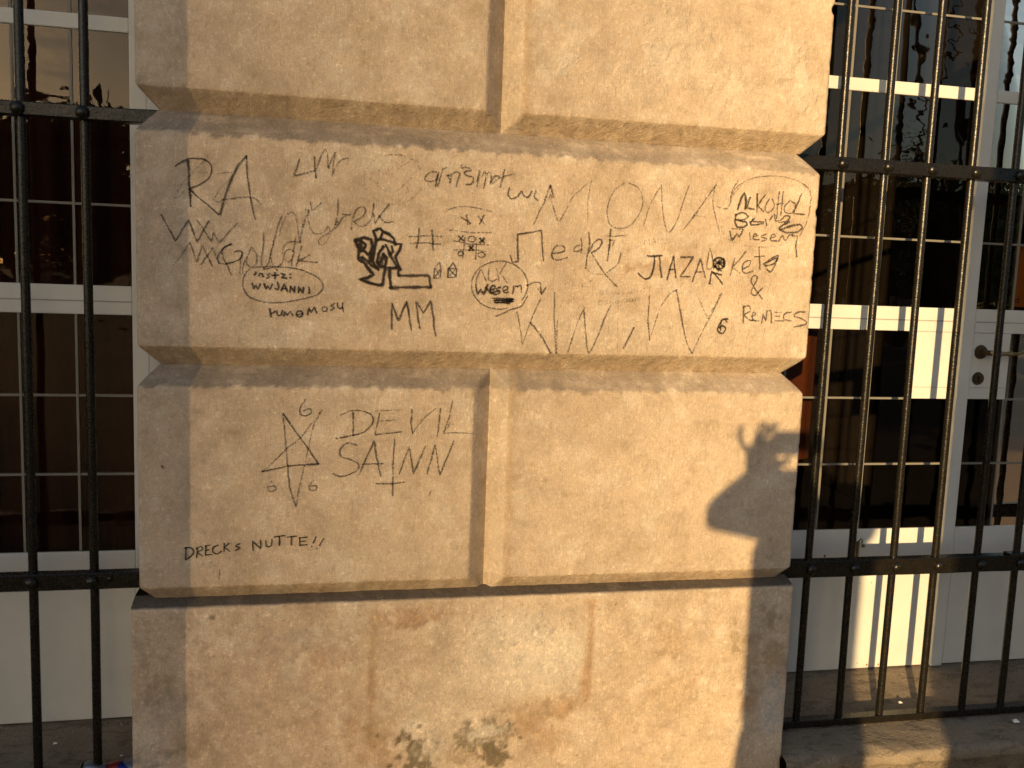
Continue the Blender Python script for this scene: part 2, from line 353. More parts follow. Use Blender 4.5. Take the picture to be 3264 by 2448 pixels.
# ---------------------------------------------------------------- graffiti (flat print on the faces)
MARKS = [["large charcoal letters R and A",[[498,1,1,[1183,-1682,1206,-1940,1215,-2306,1238,-2520,1243,-2736]],[404,0.9,1,[911,-1829,1035,-1721,1213,-1640,1450,-1614,1629,-1670,1718,-1802,1688,-2004,1508,-2183,1269,-2303,1209,-2344]],[406,0.8,1,[1224,-2343,1446,-2540,1685,-2729,1881,-2905]],[473,0.85,1,[1911,-2888,2047,-2385,2289,-1784,2516,-1493]],[409,0.7,1,[2516,-1493,2532,-1924,2594,-2355,2655,-2726,2724,-2973]],[346,0.55,1,[1761,-2554,1866,-2611,1987,-2543,2259,-2491,2563,-2450,2747,-2503,2854,-2607]],[283,0.42,1,[1761,-2554,1927,-2267,2169,-2007,2289,-1784]],[282,0.45,0,[1868,-1947,2048,-1891,2259,-1909]],[281,0.33,1,[882,-2554,1032,-2255,1330,-1902,1569,-1643,1689,-1452,1794,-1400]],[281,0.33,1,[897,-2554,1000,-2517,1090,-2405]]]],
["small charcoal letters reading LMr",[[382,0.75,0,[3742,-1495,3667,-1734,3606,-1893,3854,-1817,4103,-1739]],[415,0.8,1,[4084,-1412,4102,-1646,4136,-1910]],[352,0.55,1,[4134,-1722,4255,-1355,4347,-1224,4396,-1377,4409,-1659]],[353,0.6,1,[4415,-1658,4507,-1433,4583,-1272,4540,-1557,4518,-1841]],[321,0.55,1,[4543,-1777,4634,-1551,4759,-1433,4901,-1403]]]],
["zigzag charcoal letters WXW",[[405,0.75,0,[584,-2953,898,-3556,1199,-3047,1382,-3560,1654,-3056]],[377,0.65,0,[1399,-3052,1713,-3545,1759,-3331,1895,-3560,2305,-3072]]]],
["zigzag charcoal letters under the WXW",[[314,0.5,0,[840,-4134,1051,-3860,1223,-3588]],[378,0.7,0,[1223,-3588,1380,-4035,1502,-3639,1727,-4116]],[379,0.6,0,[1470,-4094,1743,-3676,1879,-4063]],[381,0.65,1,[2168,-3579,2046,-3631,1955,-3761,1985,-3917,2076,-4102,2168,-4320]]]],
["charcoal scrawl reading Gollak",[[381,0.75,1,[2168,-3570,2016,-3648,1909,-3794,1848,-3922,1909,-4046,2107,-4038,2321,-3951,2428,-3820,2382,-3727,2244,-3755]],[350,0.6,1,[2412,-3758,2382,-3964,2367,-4297]],[319,0.5,1,[2520,-3864,2443,-4057,2428,-4279]],[351,0.6,1,[2627,-3638,2535,-3863,2520,-4022,2628,-4113,2751,-3981,2735,-3760,2627,-3638]],[351,0.6,1,[2918,-3279,2904,-3627,2859,-3977,2921,-4118,3029,-3971,3121,-3618,3242,-3106,3334,-2849]],[320,0.5,1,[3473,-2780,3320,-3134,3290,-3325]],[352,0.6,1,[3151,-3458,3075,-3778,3107,-3999,3201,-4091,3340,-3990,3401,-3765,3494,-3650,3620,-3692,3596,-3853,3481,-3953,3386,-3861]],[354,0.55,1,[3712,-3465,3524,-3467,3385,-3591,3355,-3767]],[386,0.6,1,[3664,-3372,3604,-3725,3566,-4046]],[387,0.65,1,[3807,-3557,3746,-3783,3685,-4057]],[388,0.65,0,[3997,-3757,3747,-3911,4189,-3932]]]],
["charcoal scrawl slanting upwards beside Gollak",[[320,0.5,1,[3473,-2811,3597,-2751,3676,-2928,3726,-3242,3768,-3479]],[386,0.55,1,[3768,-3479,3818,-3111,3893,-2664]],[354,0.5,1,[3834,-3110,3925,-2789,3971,-2660,3958,-2914,4023,-3149,4150,-3255,4339,-3183,4432,-3051,4481,-3192,4405,-3403,4279,-3511,4199,-3460,4261,-3330,4528,-3142,4652,-2913]],[385,0.65,0,[4001,-2500,4050,-2703,4268,-2502]],[387,0.6,1,[4661,-2371,4650,-2721,4585,-3107,4778,-2827,4968,-2738]]]],
["charcoal letters EK",[[356,0.55,1,[4774,-2747,4901,-2741]],[390,0.6,1,[4987,-3105,5030,-2798,5123,-2602,5250,-2532,5331,-2607,5254,-2788,5048,-2910]],[390,0.6,1,[5048,-2910,5194,-3009,5385,-2942,5479,-2777,5522,-2454]],[390,0.6,1,[5522,-2454,5523,-2710,5563,-2933]],[392,0.6,1,[5909,-2434,5704,-2701,5572,-2917]],[359,0.6,1,[5656,-2736,5805,-2890,6015,-2864]]]],
["charcoal oval ring round a handle",[[352,0.65,1,[2474,-4309,2597,-4146,2906,-4087,3403,-4084,3812,-4133,4129,-4266,4289,-4405,4323,-4566,4166,-4733,3818,-4841,3346,-4936,2909,-4933,2599,-4831,2459,-4660,2428,-4470,2474,-4309]],[385,0.8,0,[2906,-4150,3154,-4093,3232,-4170]]]],
["bold black words insta: WWJANNI",[[480,1,0,[2736,-4223,2706,-4301]],[449,1,0,[2801,-4316,2826,-4249,2882,-4256,2901,-4326]],[418,1,0,[3068,-4246,2993,-4271,3056,-4314,2988,-4361]],[450,1,0,[3186,-4213,3180,-4364]],[418,1,0,[3108,-4286,3264,-4274]],[451,1,0,[3326,-4246,3420,-4249,3327,-4342,3452,-4344]],[484,1,0,[3533,-4245,3552,-4248]],[484,1,0,[3533,-4325,3552,-4328]],[449,1,0,[2644,-4494,2685,-4636,2737,-4539,2784,-4642,2839,-4503]],[450,1,0,[2923,-4500,2970,-4627,3016,-4545,3063,-4633,3119,-4494]],[451,1,1,[3243,-4448,3269,-4569,3235,-4628,3182,-4604]],[420,1,0,[3329,-4657,3400,-4484,3476,-4665]],[387,1,0,[3360,-4598,3454,-4601]],[453,1,0,[3542,-4682,3547,-4521,3643,-4685,3651,-4540]],[454,1,0,[3738,-4689,3746,-4537,3848,-4701,3853,-4549]],[487,1,0,[3989,-4545,4000,-4696]]]],
["black word tumomosu",[[452,0.95,0,[3065,-5096,3098,-5298]],[420,0.9,0,[3097,-5217,3191,-5157]],[453,0.95,1,[3238,-5133,3248,-5245,3332,-5237,3363,-5129]],[421,0.95,0,[3395,-5267,3420,-5160,3480,-5239,3552,-5156,3606,-5252]],[423,0.95,1,[3849,-5203,3846,-5225,3835,-5245,3819,-5262,3797,-5272,3774,-5277,3751,-5274,3729,-5264,3712,-5249,3701,-5229,3698,-5207,3701,-5185,3712,-5165,3728,-5149,3749,-5138,3773,-5134,3796,-5137,3818,-5146,3835,-5161,3846,-5181,3849,-5203]],[422,0.9,0,[3695,-5227,3853,-5196]],[456,0.95,0,[3964,-5219,4000,-5056,4052,-5165,4127,-5020,4186,-5171]],[425,0.9,1,[4434,-5066,4431,-5085,4422,-5103,4408,-5117,4391,-5126,4371,-5130,4351,-5127,4333,-5119,4319,-5106,4310,-5089,4306,-5070,4309,-5051,4318,-5033,4332,-5019,4350,-5010,4369,-5006,4389,-5009,4407,-5017,4421,-5030,4431,-5047,4434,-5066]],[425,0.9,0,[4609,-4921,4519,-4976,4610,-5038,4515,-5097]],[393,0.85,1,[4679,-4912,4690,-5010,4752,-5047,4809,-5006]],[393,0.8,1,[4808,-4902,4803,-5007,4827,-5120]]]],
["faint thin smiley face with crossed eyes",[[164,0.3,1,[6678,-2004,6612,-2125,6518,-2232,6399,-2320,6262,-2386,6113,-2426,5958,-2440,5806,-2425,5663,-2383,5535,-2317,5429,-2228,5349,-2122,5299,-2003,5281,-1877,5295,-1749,5341,-1625,5417,-1511,5519,-1411,5643,-1331,5783,-1274,5934,-1242,6087,-1238,6237,-1261,6376,-1311,6498,-1385,6596,-1480,6668,-1592]],[194,0.4,0,[5570,-1590,5766,-1738]],[195,0.4,0,[5676,-1577,5605,-1747]],[195,0.4,0,[6066,-1417,6265,-1629]],[196,0.4,0,[6358,-1400,6102,-1575]],[194,0.38,1,[5446,-1836,5627,-2032,5920,-2151,6177,-2050,6431,-1763]],[196,0.4,1,[6208,-1952,6260,-2126,6359,-2153,6339,-2025,6207,-1936]],[162,0.35,0,[5781,-1673,5847,-1765,5926,-1649]],[162,0.3,1,[5336,-1921,5399,-1854,5464,-1914,5433,-1979]],[163,0.3,0,[6421,-1316,6717,-1426]],[163,0.3,0,[6567,-1307,6622,-1560]],[162,0.25,0,[5869,-1255,6354,-1241]]]],
["dotted charcoal name scrawled under the groove",[[394,0.65,1,[7050,-1599,6886,-1625,6759,-1761,6826,-1837,7023,-1810,7085,-1662]],[427,0.65,0,[7100,-1612,7027,-1955]],[395,0.65,0,[7295,-1472,7197,-1533,7093,-1952]],[395,0.65,0,[7333,-1647,7388,-1854]],[395,0.65,0,[7301,-1681,7416,-1643,7405,-1837]],[396,0.65,1,[7416,-1643,7530,-1571,7621,-1605,7585,-1762,7540,-1933]],[363,0.6,0,[7674,-1385,7650,-1474,7759,-1438,7877,-1460]],[430,0.7,1,[7911,-1500,7740,-1575,7815,-1645,7967,-1676,7938,-1833,7795,-1864]],[431,0.65,0,[8119,-1498,8092,-1701,8068,-1891]],[398,0.65,1,[8168,-1664,8264,-1512,8292,-1625,8244,-1921]],[399,0.6,1,[8286,-1657,8376,-1522,8421,-1650,8409,-1814]],[399,0.6,1,[8425,-1780,8521,-1611,8640,-1637,8525,-1742,8459,-1795]],[400,0.6,0,[8752,-1441,8725,-1632,8660,-1891]],[300,0.5,0,[8591,-1689,8758,-1604,9069,-1531]]]],
["charcoal letters WLN",[[468,0.7,1,[8905,-1885,8877,-2050,8966,-2161,9134,-2070,9208,-1934,9270,-2046,9393,-2089,9490,-1935]],[437,0.65,1,[9593,-1913,9547,-2064,9644,-2159]],[439,0.55,0,[9827,-2132,9888,-1930,9967,-1743,10016,-1923,10079,-2086]],[405,0.5,0,[9947,-2093,9994,-1891,10016,-2089]]]],
["giant thin letters MONA",[[372,0.6,1,[9575,-2761,9685,-2472,9876,-2063,9967,-1760]],[304,0.45,1,[9982,-2091,10099,-2385,10216,-2663,10380,-2404,10574,-2027,10944,-1656]],[255,0.38,1,[11039,-1576,10972,-2154,10996,-2657]],[331,0.55,1,[11937,-1598,11679,-1792,11508,-2198,11525,-2523,11630,-2700,11884,-2761,12187,-2637,12419,-2261,12440,-1932,12290,-1686,12053,-1591]],[334,0.5,1,[12500,-2659,12699,-2028,12947,-1596]],[371,0.55,1,[12947,-1596,12998,-2122,13107,-2631,13236,-2791,13434,-2468,13565,-2020,13713,-1535]],[375,0.6,1,[13627,-2699,13903,-2334,14231,-1838,14469,-1493]],[338,0.5,1,[14434,-1569,14398,-1940,14506,-2342,14632,-2709]],[300,0.35,0,[13902,-2316,14225,-2356]],[339,0.55,1,[14527,-2063,14813,-2104,14901,-1914,14924,-1653,15085,-1348]],[339,0.5,0,[14894,-1803,15176,-1491]]]],
["bold black spiky tag drawing like an outlined letter R and L",[[782,1.3,0,[5087,-3358,5295,-3284,5473,-3325,5508,-3485,5458,-3746,5473,-3859]],[782,1.3,0,[5087,-3358,5183,-3563,5168,-3823,5256,-3884]],[652,1.3,0,[5232,-3367,5346,-3459,5300,-3591,5399,-3700,5469,-3648]],[719,1.3,0,[5222,-3772,5371,-3977,5537,-4183,5408,-4262,5215,-4308,5476,-4397,5763,-4436]],[719,1.3,0,[5270,-3754,5468,-3941,5648,-4038]],[718,1.3,0,[5524,-3122,5678,-3041,5777,-3133,5924,-3175,6041,-3300,6070,-3429]],[653,1.3,0,[5524,-3122,5602,-3325,5690,-3309,5739,-3158]],[720,1.3,0,[5602,-3319,5546,-3613,5514,-3841,5665,-4064]],[721,1.3,0,[5784,-3473,5657,-3673,5629,-3869,5712,-3997,5826,-3960,5861,-3763,5771,-3652]],[722,1.3,0,[5832,-3439,5934,-3662,6137,-3981,5941,-4021]],[657,1.3,0,[6069,-3403,6213,-3406,6177,-3554,6076,-3721,6152,-3915,6214,-4043]],[591,1.2,0,[5979,-3465,6015,-3610,5934,-3678]],[790,1.3,0,[5843,-3992,5804,-4189,5770,-4436]],[724,1.2,0,[5924,-3989,5946,-4250,5984,-4504]],[793,0.95,0,[5951,-4496,6494,-4461,6976,-4445]],[733,0.95,0,[6976,-4445,6918,-4156,6158,-4183]],[727,1.1,0,[6158,-4183,6154,-3980]],[655,1.3,0,[5709,-3308,5911,-3338,6082,-3402]],[1117,1.3,0,[5678,-3916,5788,-3717]],[848,1.3,0,[5199,-3369,5252,-3625]]]],
["charcoal hash sign",[[396,0.75,0,[6641,-2996,6637,-3241,6603,-3487]],[397,0.7,0,[6972,-3030,7002,-3290,7009,-3520]],[362,0.5,0,[6393,-3219,6794,-3175,7276,-3174]],[396,0.6,0,[6443,-3380,6798,-3348,7198,-3364]]]],
["charcoal face of an arc and two crosses over a line",[[298,0.5,1,[7275,-2559,7505,-2449,7772,-2403,8109,-2435,8484,-2499]],[399,0.75,0,[7686,-2669,7936,-2821]],[399,0.75,0,[7829,-2613,7869,-2841]],[400,0.7,0,[8132,-2631,8291,-2821]],[401,0.7,0,[8284,-2601,8162,-2817]],[332,0.45,0,[7304,-2998,7623,-3017,7960,-3044,8485,-3020]]]],
["noughts and crosses grid in charcoal",[[367,0.65,0,[7812,-3173,7760,-3687]],[368,0.65,0,[8099,-3160,8099,-3707]],[366,0.6,0,[7529,-3268,7935,-3332,8410,-3329]],[366,0.65,0,[7536,-3491,8143,-3479,8330,-3492]],[499,0.95,0,[7643,-3147,7764,-3247]],[500,0.95,0,[7753,-3126,7657,-3262]],[368,0.8,1,[8070,-3201,8066,-3224,8054,-3244,8035,-3261,8011,-3273,7984,-3277,7957,-3275,7932,-3266,7912,-3251,7899,-3231,7894,-3209,7898,-3186,7910,-3165,7928,-3148,7953,-3137,7980,-3132,8007,-3135,8032,-3144,8051,-3159,8065,-3179,8070,-3201]],[502,1,0,[8184,-3173,8307,-3290]],[502,1,0,[8303,-3168,8188,-3289]],[468,1,0,[7920,-3383,8028,-3477]],[468,1,0,[8024,-3372,7923,-3488]],[367,0.8,1,[7774,-3574,7771,-3592,7762,-3608,7747,-3621,7729,-3629,7708,-3633,7687,-3631,7668,-3624,7653,-3612,7643,-3597,7639,-3579,7642,-3562,7651,-3546,7666,-3533,7684,-3524,7705,-3521,7726,-3523,7745,-3530,7760,-3542,7770,-3557,7774,-3574]],[369,0.8,1,[8330,-3581,8326,-3601,8314,-3619,8295,-3634,8271,-3644,8244,-3648,8216,-3646,8191,-3638,8171,-3625,8158,-3608,8153,-3588,8157,-3569,8169,-3551,8188,-3536,8212,-3526,8240,-3522,8267,-3524,8292,-3532,8312,-3545,8325,-3562,8330,-3581]]]],
["small crossed house shape in charcoal, narrower of two",[[333,0.75,0,[7047,-4211,7054,-3979,7176,-3803,7221,-3973,7220,-4204,7047,-4211]],[299,0.7,0,[7081,-3978,7203,-4172]],[300,0.7,0,[7198,-3990,7086,-4176]]]],
["small crossed house shape in charcoal, wider and darker of two",[[367,0.85,0,[7394,-4182,7408,-3966,7528,-3812,7617,-3958,7616,-4174,7394,-4182]],[334,0.8,0,[7432,-3981,7595,-4141]],[334,0.8,0,[7590,-3975,7437,-4147]],[334,0.8,0,[7408,-3966,7617,-3958]]]],
["charcoal letters MM",[[498,0.85,0,[6021,-5518,6015,-4872,6182,-5315,6386,-4795,6445,-5191,6519,-5539]],[501,0.8,0,[6725,-5484,6659,-5119,6619,-4821,6809,-5098,6985,-4793,7063,-5208,7095,-5542,7142,-5669]]]],
["charcoal circle around ALK Wesen with a small arrow",[[340,0.65,1,[8947,-4923,8801,-4947,8653,-4946,8509,-4920,8375,-4870,8255,-4799,8156,-4708,8080,-4603,8032,-4488,8012,-4366,8021,-4243,8060,-4124,8126,-4014,8217,-3916,8329,-3836,8457,-3776,8598,-3739,8744,-3725,8890,-3737,9031,-3773,9160,-3833,9271,-3913,9362,-4010,9426,-4122,9463,-4242,9469,-4366,9446,-4490,9393,-4607,9313,-4712]],[373,0.65,1,[8661,-5131,9018,-4969,9327,-4841,9484,-4582]],[336,0.6,1,[8119,-4306,8163,-4104,8244,-3961,8316,-4082,8390,-4247]],[337,0.6,0,[8447,-3927,8439,-4195,8544,-4251,8662,-4187]],[303,0.55,0,[8636,-3920,8715,-4235]],[338,0.6,0,[8888,-3759,8742,-4016,8923,-4262]],[538,1,0,[8120,-4340,8172,-4589,8250,-4453,8333,-4584,8427,-4329]],[507,1,1,[8500,-4454,8619,-4430,8599,-4350,8515,-4387,8502,-4528,8624,-4575]],[508,1,1,[8762,-4385,8660,-4429,8760,-4513,8652,-4574]],[474,0.9,1,[8844,-4467,8947,-4430,8909,-4347,8825,-4417,8863,-4517,8973,-4496]],[442,0.85,0,[9089,-4543,9099,-4340,9211,-4353]],[408,0.8,0,[9211,-4353,9289,-4300,9314,-4502]],[472,0.9,0,[8378,-4398,8485,-4529,8724,-4487]],[507,1.1,0,[8559,-4678,9129,-4677,8578,-4728,9114,-4729,8597,-4778,9012,-4783]],[408,0.75,0,[9446,-4328,9652,-4227,9800,-4242,9847,-4536]],[375,0.75,0,[9746,-4386,9839,-4519,9945,-4352]]]],
["charcoal letters Meart",[[473,0.8,0,[8984,-3572,9042,-3737,9197,-3714,9166,-3363,9153,-3030,9428,-2984,9772,-2902,9803,-3236,9856,-3671]],[443,0.75,1,[10076,-3477,10286,-3445,10424,-3378,10348,-3263,10173,-3287,10075,-3460,10117,-3610,10259,-3639,10485,-3562]],[411,0.7,1,[10807,-3243,10685,-3283,10654,-3385,10761,-3405,10864,-3326]],[411,0.7,0,[10834,-3056,10863,-3292,10852,-3435]],[440,0.7,1,[11046,-2908,11062,-3234,11019,-3528,10995,-3821]],[258,0.3,1,[10995,-3821,11173,-3942,11483,-3968]],[478,0.75,1,[11053,-3435,11174,-3175,11322,-3059,11410,-3139,11277,-3327,11128,-3414]],[442,0.6,1,[11128,-3414,11355,-3734,11561,-3983,11867,-4268]],[334,0.5,1,[11936,-3381,11855,-3678,11632,-3870,11521,-3966]],[516,0.85,0,[11623,-2791,11614,-3138,11568,-3597]],[332,0.5,0,[11529,-2977,12048,-2936]],[406,0.6,0,[11591,-3066,11746,-3077,11695,-3208]]]],
["giant thin letters KINNY",[[307,0.5,1,[9211,-4998,9313,-5387,9383,-5831]],[343,0.55,1,[9383,-5831,9462,-5623,9571,-5278,9714,-4898,9827,-4656]],[445,0.65,1,[9571,-5261,9885,-5614,10151,-6057]],[377,0.6,0,[10190,-4474,10196,-5021,10294,-6055]],[344,0.5,0,[10292,-5191,10312,-6054]],[381,0.6,1,[10614,-6014,10831,-5280,11008,-4844]],[444,0.6,1,[10986,-4832,11076,-5516,11178,-6018,11374,-5658,11544,-5169,11717,-4755]],[489,0.7,0,[12129,-5887,12271,-5601,12394,-5316]],[488,0.65,1,[12780,-4462,12777,-5099,12848,-5645]],[378,0.5,1,[12848,-5645,12965,-5245,13097,-4790,13316,-4445,13526,-4288]],[491,0.6,1,[13526,-4288,13632,-4699,13768,-5263]],[380,0.55,1,[13768,-5263,13918,-5717,14077,-5982]],[382,0.5,1,[14077,-5982,14307,-5441,14503,-5016]],[649,0.55,1,[14503,-5016,14646,-4707,14806,-4360]],[304,0.38,1,[14164,-4494,14348,-4830,14508,-5092]]]],
["thin charcoal ring round the word ALKOHOL",[[302,0.5,1,[14909,-1728,15095,-1495,15447,-1290,15972,-1186,16469,-1195,16937,-1318,17210,-1567,17223,-1982,17149,-2366,16988,-2716]],[269,0.25,1,[16684,-2862,16403,-3008,15784,-3072,15245,-3019,14824,-2850,14662,-2558]]]],
["black words ALKOHOL Benzin Wiesen",[[568,0.95,0,[15118,-2107,15200,-1824,15289,-1652,15345,-1853,15342,-2096]],[455,0.85,0,[15462,-1773,15380,-2057,15595,-2083]],[493,0.85,0,[15659,-1669,15674,-2154]],[418,0.75,0,[15886,-1676,15682,-1985,15878,-2125]],[381,0.7,1,[16017,-1781,15911,-2011,16004,-2149,16177,-1979,16100,-1776]],[381,0.7,0,[16291,-1579,16271,-1955,16264,-2294]],[420,0.7,0,[16407,-1573,16381,-2194]],[343,0.65,0,[16235,-1919,16439,-1871]],[421,0.75,1,[16621,-1805,16480,-1963,16500,-2113,16709,-2114,16784,-1910,16642,-1804]],[422,0.8,0,[16959,-1588,16855,-1850,16752,-2138,17081,-2149]],[530,0.9,1,[15068,-2259,15267,-2186,15445,-2278,15281,-2379,15085,-2381]],[530,0.9,1,[15087,-2239,15073,-2445,15172,-2572,15375,-2544,15400,-2441,15160,-2404]],[456,0.85,1,[15489,-2426,15645,-2306,15567,-2366,15535,-2498,15882,-2445]],[419,0.8,0,[15590,-2402,15900,-2406]],[458,0.8,0,[15935,-2329,15997,-2496]],[458,0.85,1,[16060,-2342,16193,-2185,16235,-2352,16391,-2326,16507,-2207,16656,-2238,16520,-2365,16334,-2385]],[576,0.9,1,[16644,-2359,16366,-2535,16541,-2641,16876,-2626,17034,-2504,16964,-2420,16675,-2483,16391,-2583]],[341,0.6,0,[14991,-2617,15298,-2622]],[493,0.85,0,[14936,-2695,15026,-2935,15143,-2742,15223,-2832,15319,-2632]],[419,0.75,0,[15510,-2706,15547,-2885]],[419,0.75,1,[15620,-2807,15741,-2771,15655,-2726,15625,-2871,15802,-2874]],[421,0.75,1,[15986,-2723,15854,-2796,16024,-2853,15876,-2916]],[421,0.75,1,[16097,-2824,16267,-2767,16172,-2714,16135,-2886,16319,-2890]],[422,0.7,1,[16373,-2895,16465,-2731,16559,-2868,16672,-2711,16775,-2687]],[423,0.75,0,[16758,-2734,16917,-2726,16888,-2987,16938,-3291]]]],
["faint pencil word HALLO",[[186,0.35,0,[12535,-2933,12567,-3152]],[186,0.35,0,[12672,-2927,12697,-3147]],[186,0.35,0,[12549,-3042,12690,-3036]],[186,0.35,0,[12763,-3144,12810,-2939,12881,-3139]],[186,0.3,0,[12779,-3069,12869,-3065]],[187,0.32,0,[12929,-2952,12951,-3117,13029,-3107]],[187,0.32,0,[13060,-2965,13084,-3104,13155,-3090]],[187,0.3,1,[13270,-3037,13269,-3053,13263,-3068,13253,-3080,13241,-3088,13226,-3091,13211,-3089,13198,-3082,13186,-3071,13179,-3057,13175,-3041,13177,-3025,13183,-3010,13193,-2998,13205,-2990,13220,-2987,13235,-2989,13248,-2996,13259,-3007,13267,-3021,13270,-3037]]]],
["bold charcoal word PAZAR",[[485,1,0,[12654,-3433,12859,-3435,13063,-3409]],[486,0.95,1,[12859,-3435,12855,-3714,12772,-3977,12618,-4038,12433,-3896]],[486,0.9,0,[12997,-3430,13033,-3707,13089,-3984]],[489,0.85,0,[13243,-4035,13318,-3696,13392,-3396,13438,-3692,13487,-3970]],[413,0.8,0,[13275,-3772,13453,-3747]],[451,0.85,0,[13593,-3432,13952,-3410,13789,-3678,13605,-3947,13885,-3930]],[416,0.75,0,[13954,-4066,14072,-3705,14155,-3440,14233,-3699,14323,-3959]],[416,0.7,0,[14058,-3800,14288,-3791]],[340,0.7,1,[14400,-3167,14357,-3432,14354,-3695,14513,-3651,14473,-3352,14400,-3167]],[570,0.95,1,[14852,-3544,14847,-3588,14827,-3629,14793,-3662,14749,-3684,14699,-3693,14649,-3688,14602,-3669,14564,-3639,14538,-3600,14527,-3556,14532,-3512,14553,-3471,14586,-3438,14630,-3416,14680,-3407,14730,-3412,14777,-3431,14815,-3461,14841,-3500,14852,-3544]],[493,1,0,[14541,-3462,14838,-3639,14815,-3421,14536,-3688,14703,-3455,14683,-3758,14568,-3555,14810,-3527]],[494,0.95,0,[14455,-4106,14489,-3765,14653,-3910,14829,-4101]],[494,0.9,0,[14524,-3801,14780,-3860]],[456,0.9,0,[14595,-3648,14765,-3755]]]],
["charcoal word Keta",[[457,0.7,0,[15129,-3401,15083,-3629,15038,-3858]],[420,0.65,0,[15443,-3199,15236,-3472,15063,-3630,15300,-3792]],[420,0.7,1,[15354,-3687,15573,-3581,15584,-3440,15411,-3503,15367,-3695,15473,-3786,15675,-3721]],[421,0.7,0,[15805,-3071,15848,-3372,15878,-3668]],[421,0.7,0,[15701,-3340,15976,-3310]],[461,0.75,1,[15976,-3527,16141,-3399,16382,-3275,16313,-3468,16111,-3560,15993,-3538,16207,-3721,16355,-3360,16064,-3478]]]],
["charcoal ampersand",[[463,0.7,1,[16004,-4456,15808,-4232,15645,-3989,15725,-3834,15825,-3906,15718,-4139,15667,-4294,15797,-4366,15982,-4161]]]],
["charcoal word Princess",[[461,0.75,0,[15478,-4663,15500,-5135]],[423,0.7,1,[15469,-4702,15632,-4659,15683,-4792,15524,-4892,15637,-5024,15786,-5059]],[424,0.65,1,[15736,-4944,15855,-4872,15769,-4828,15762,-5021,15953,-5062]],[464,0.7,0,[16041,-5110,16064,-4866,16154,-5057,16171,-4778,16286,-4755,16334,-5103]],[426,0.65,0,[16417,-4818,16606,-4805]],[388,0.6,0,[16426,-4926,16560,-4914]],[427,0.65,0,[16443,-5034,16697,-5043]],[428,0.65,1,[16902,-4796,16714,-4833,16693,-4996,16909,-5037]],[468,0.7,1,[17306,-4785,17093,-4791,16996,-4903,17270,-4981,17366,-5104,16998,-5203]]]],
["small bold black figure like a six",[[460,1.1,1,[15050,-5032,14915,-5043,14813,-5180,14771,-5346,14920,-5419,15001,-5279,14886,-5216,14807,-5276]],[383,1,0,[14856,-5083,14854,-5351]],[383,0.9,0,[14944,-5042,15023,-5117]]]],
["faint pencil names Pina + kimia",[[171,0.28,0,[10405,-4143,10433,-4381]],[171,0.28,1,[10405,-4149,10501,-4156,10505,-4231,10421,-4261]],[172,0.28,0,[10567,-4205,10582,-4359]],[172,0.28,0,[10653,-4356,10666,-4192,10734,-4336,10751,-4182]],[172,0.28,1,[10912,-4262,10911,-4279,10904,-4294,10894,-4307,10880,-4315,10865,-4318,10849,-4316,10835,-4309,10823,-4297,10816,-4282,10812,-4265,10814,-4248,10820,-4233,10831,-4220,10844,-4212,10860,-4209,10875,-4211,10890,-4218,10901,-4230,10909,-4245,10912,-4262]],[172,0.28,0,[10916,-4193,10944,-4329]],[172,0.28,0,[11118,-4152,11172,-4150]],[172,0.28,0,[11142,-4117,11149,-4196]],[172,0.28,0,[10546,-4514,10554,-4685]],[172,0.28,0,[10636,-4528,10557,-4599,10653,-4672]],[172,0.28,0,[10708,-4560,10721,-4670]],[172,0.28,0,[10774,-4668,10791,-4564,10830,-4642,10862,-4562,10892,-4657]],[173,0.28,0,[10958,-4552,10970,-4655]],[173,0.28,1,[11099,-4575,11098,-4590,11092,-4604,11083,-4615,11072,-4622,11059,-4625,11045,-4623,11033,-4616,11023,-4606,11016,-4593,11013,-4578,11015,-4563,11020,-4550,11029,-4539,11041,-4531,11054,-4529,11067,-4531,11080,-4537,11090,-4547,11096,-4561,11099,-4575]],[137,0.22,0,[10410,-3853,10550,-3814]],[137,0.22,0,[10431,-3937,10519,-3917]],[137,0.22,1,[10717,-3835,10716,-3850,10711,-3863,10702,-3874,10690,-3881,10677,-3884,10664,-3882,10652,-3876,10642,-3866,10635,-3853,10632,-3838,10634,-3823,10639,-3810,10648,-3799,10660,-3792,10673,-3789,10686,-3791,10698,-3797,10708,-3807,10715,-3820,10717,-3835]],[138,0.22,1,[10922,-3800,10921,-3815,10917,-3828,10910,-3839,10900,-3846,10889,-3849,10878,-3847,10868,-3841,10859,-3830,10854,-3817,10851,-3803,10852,-3788,10857,-3774,10864,-3764,10874,-3756,10885,-3754,10896,-3756,10906,-3762,10914,-3772,10920,-3785,10922,-3800]],[138,0.22,0,[10973,-3747,10986,-3849]]]],
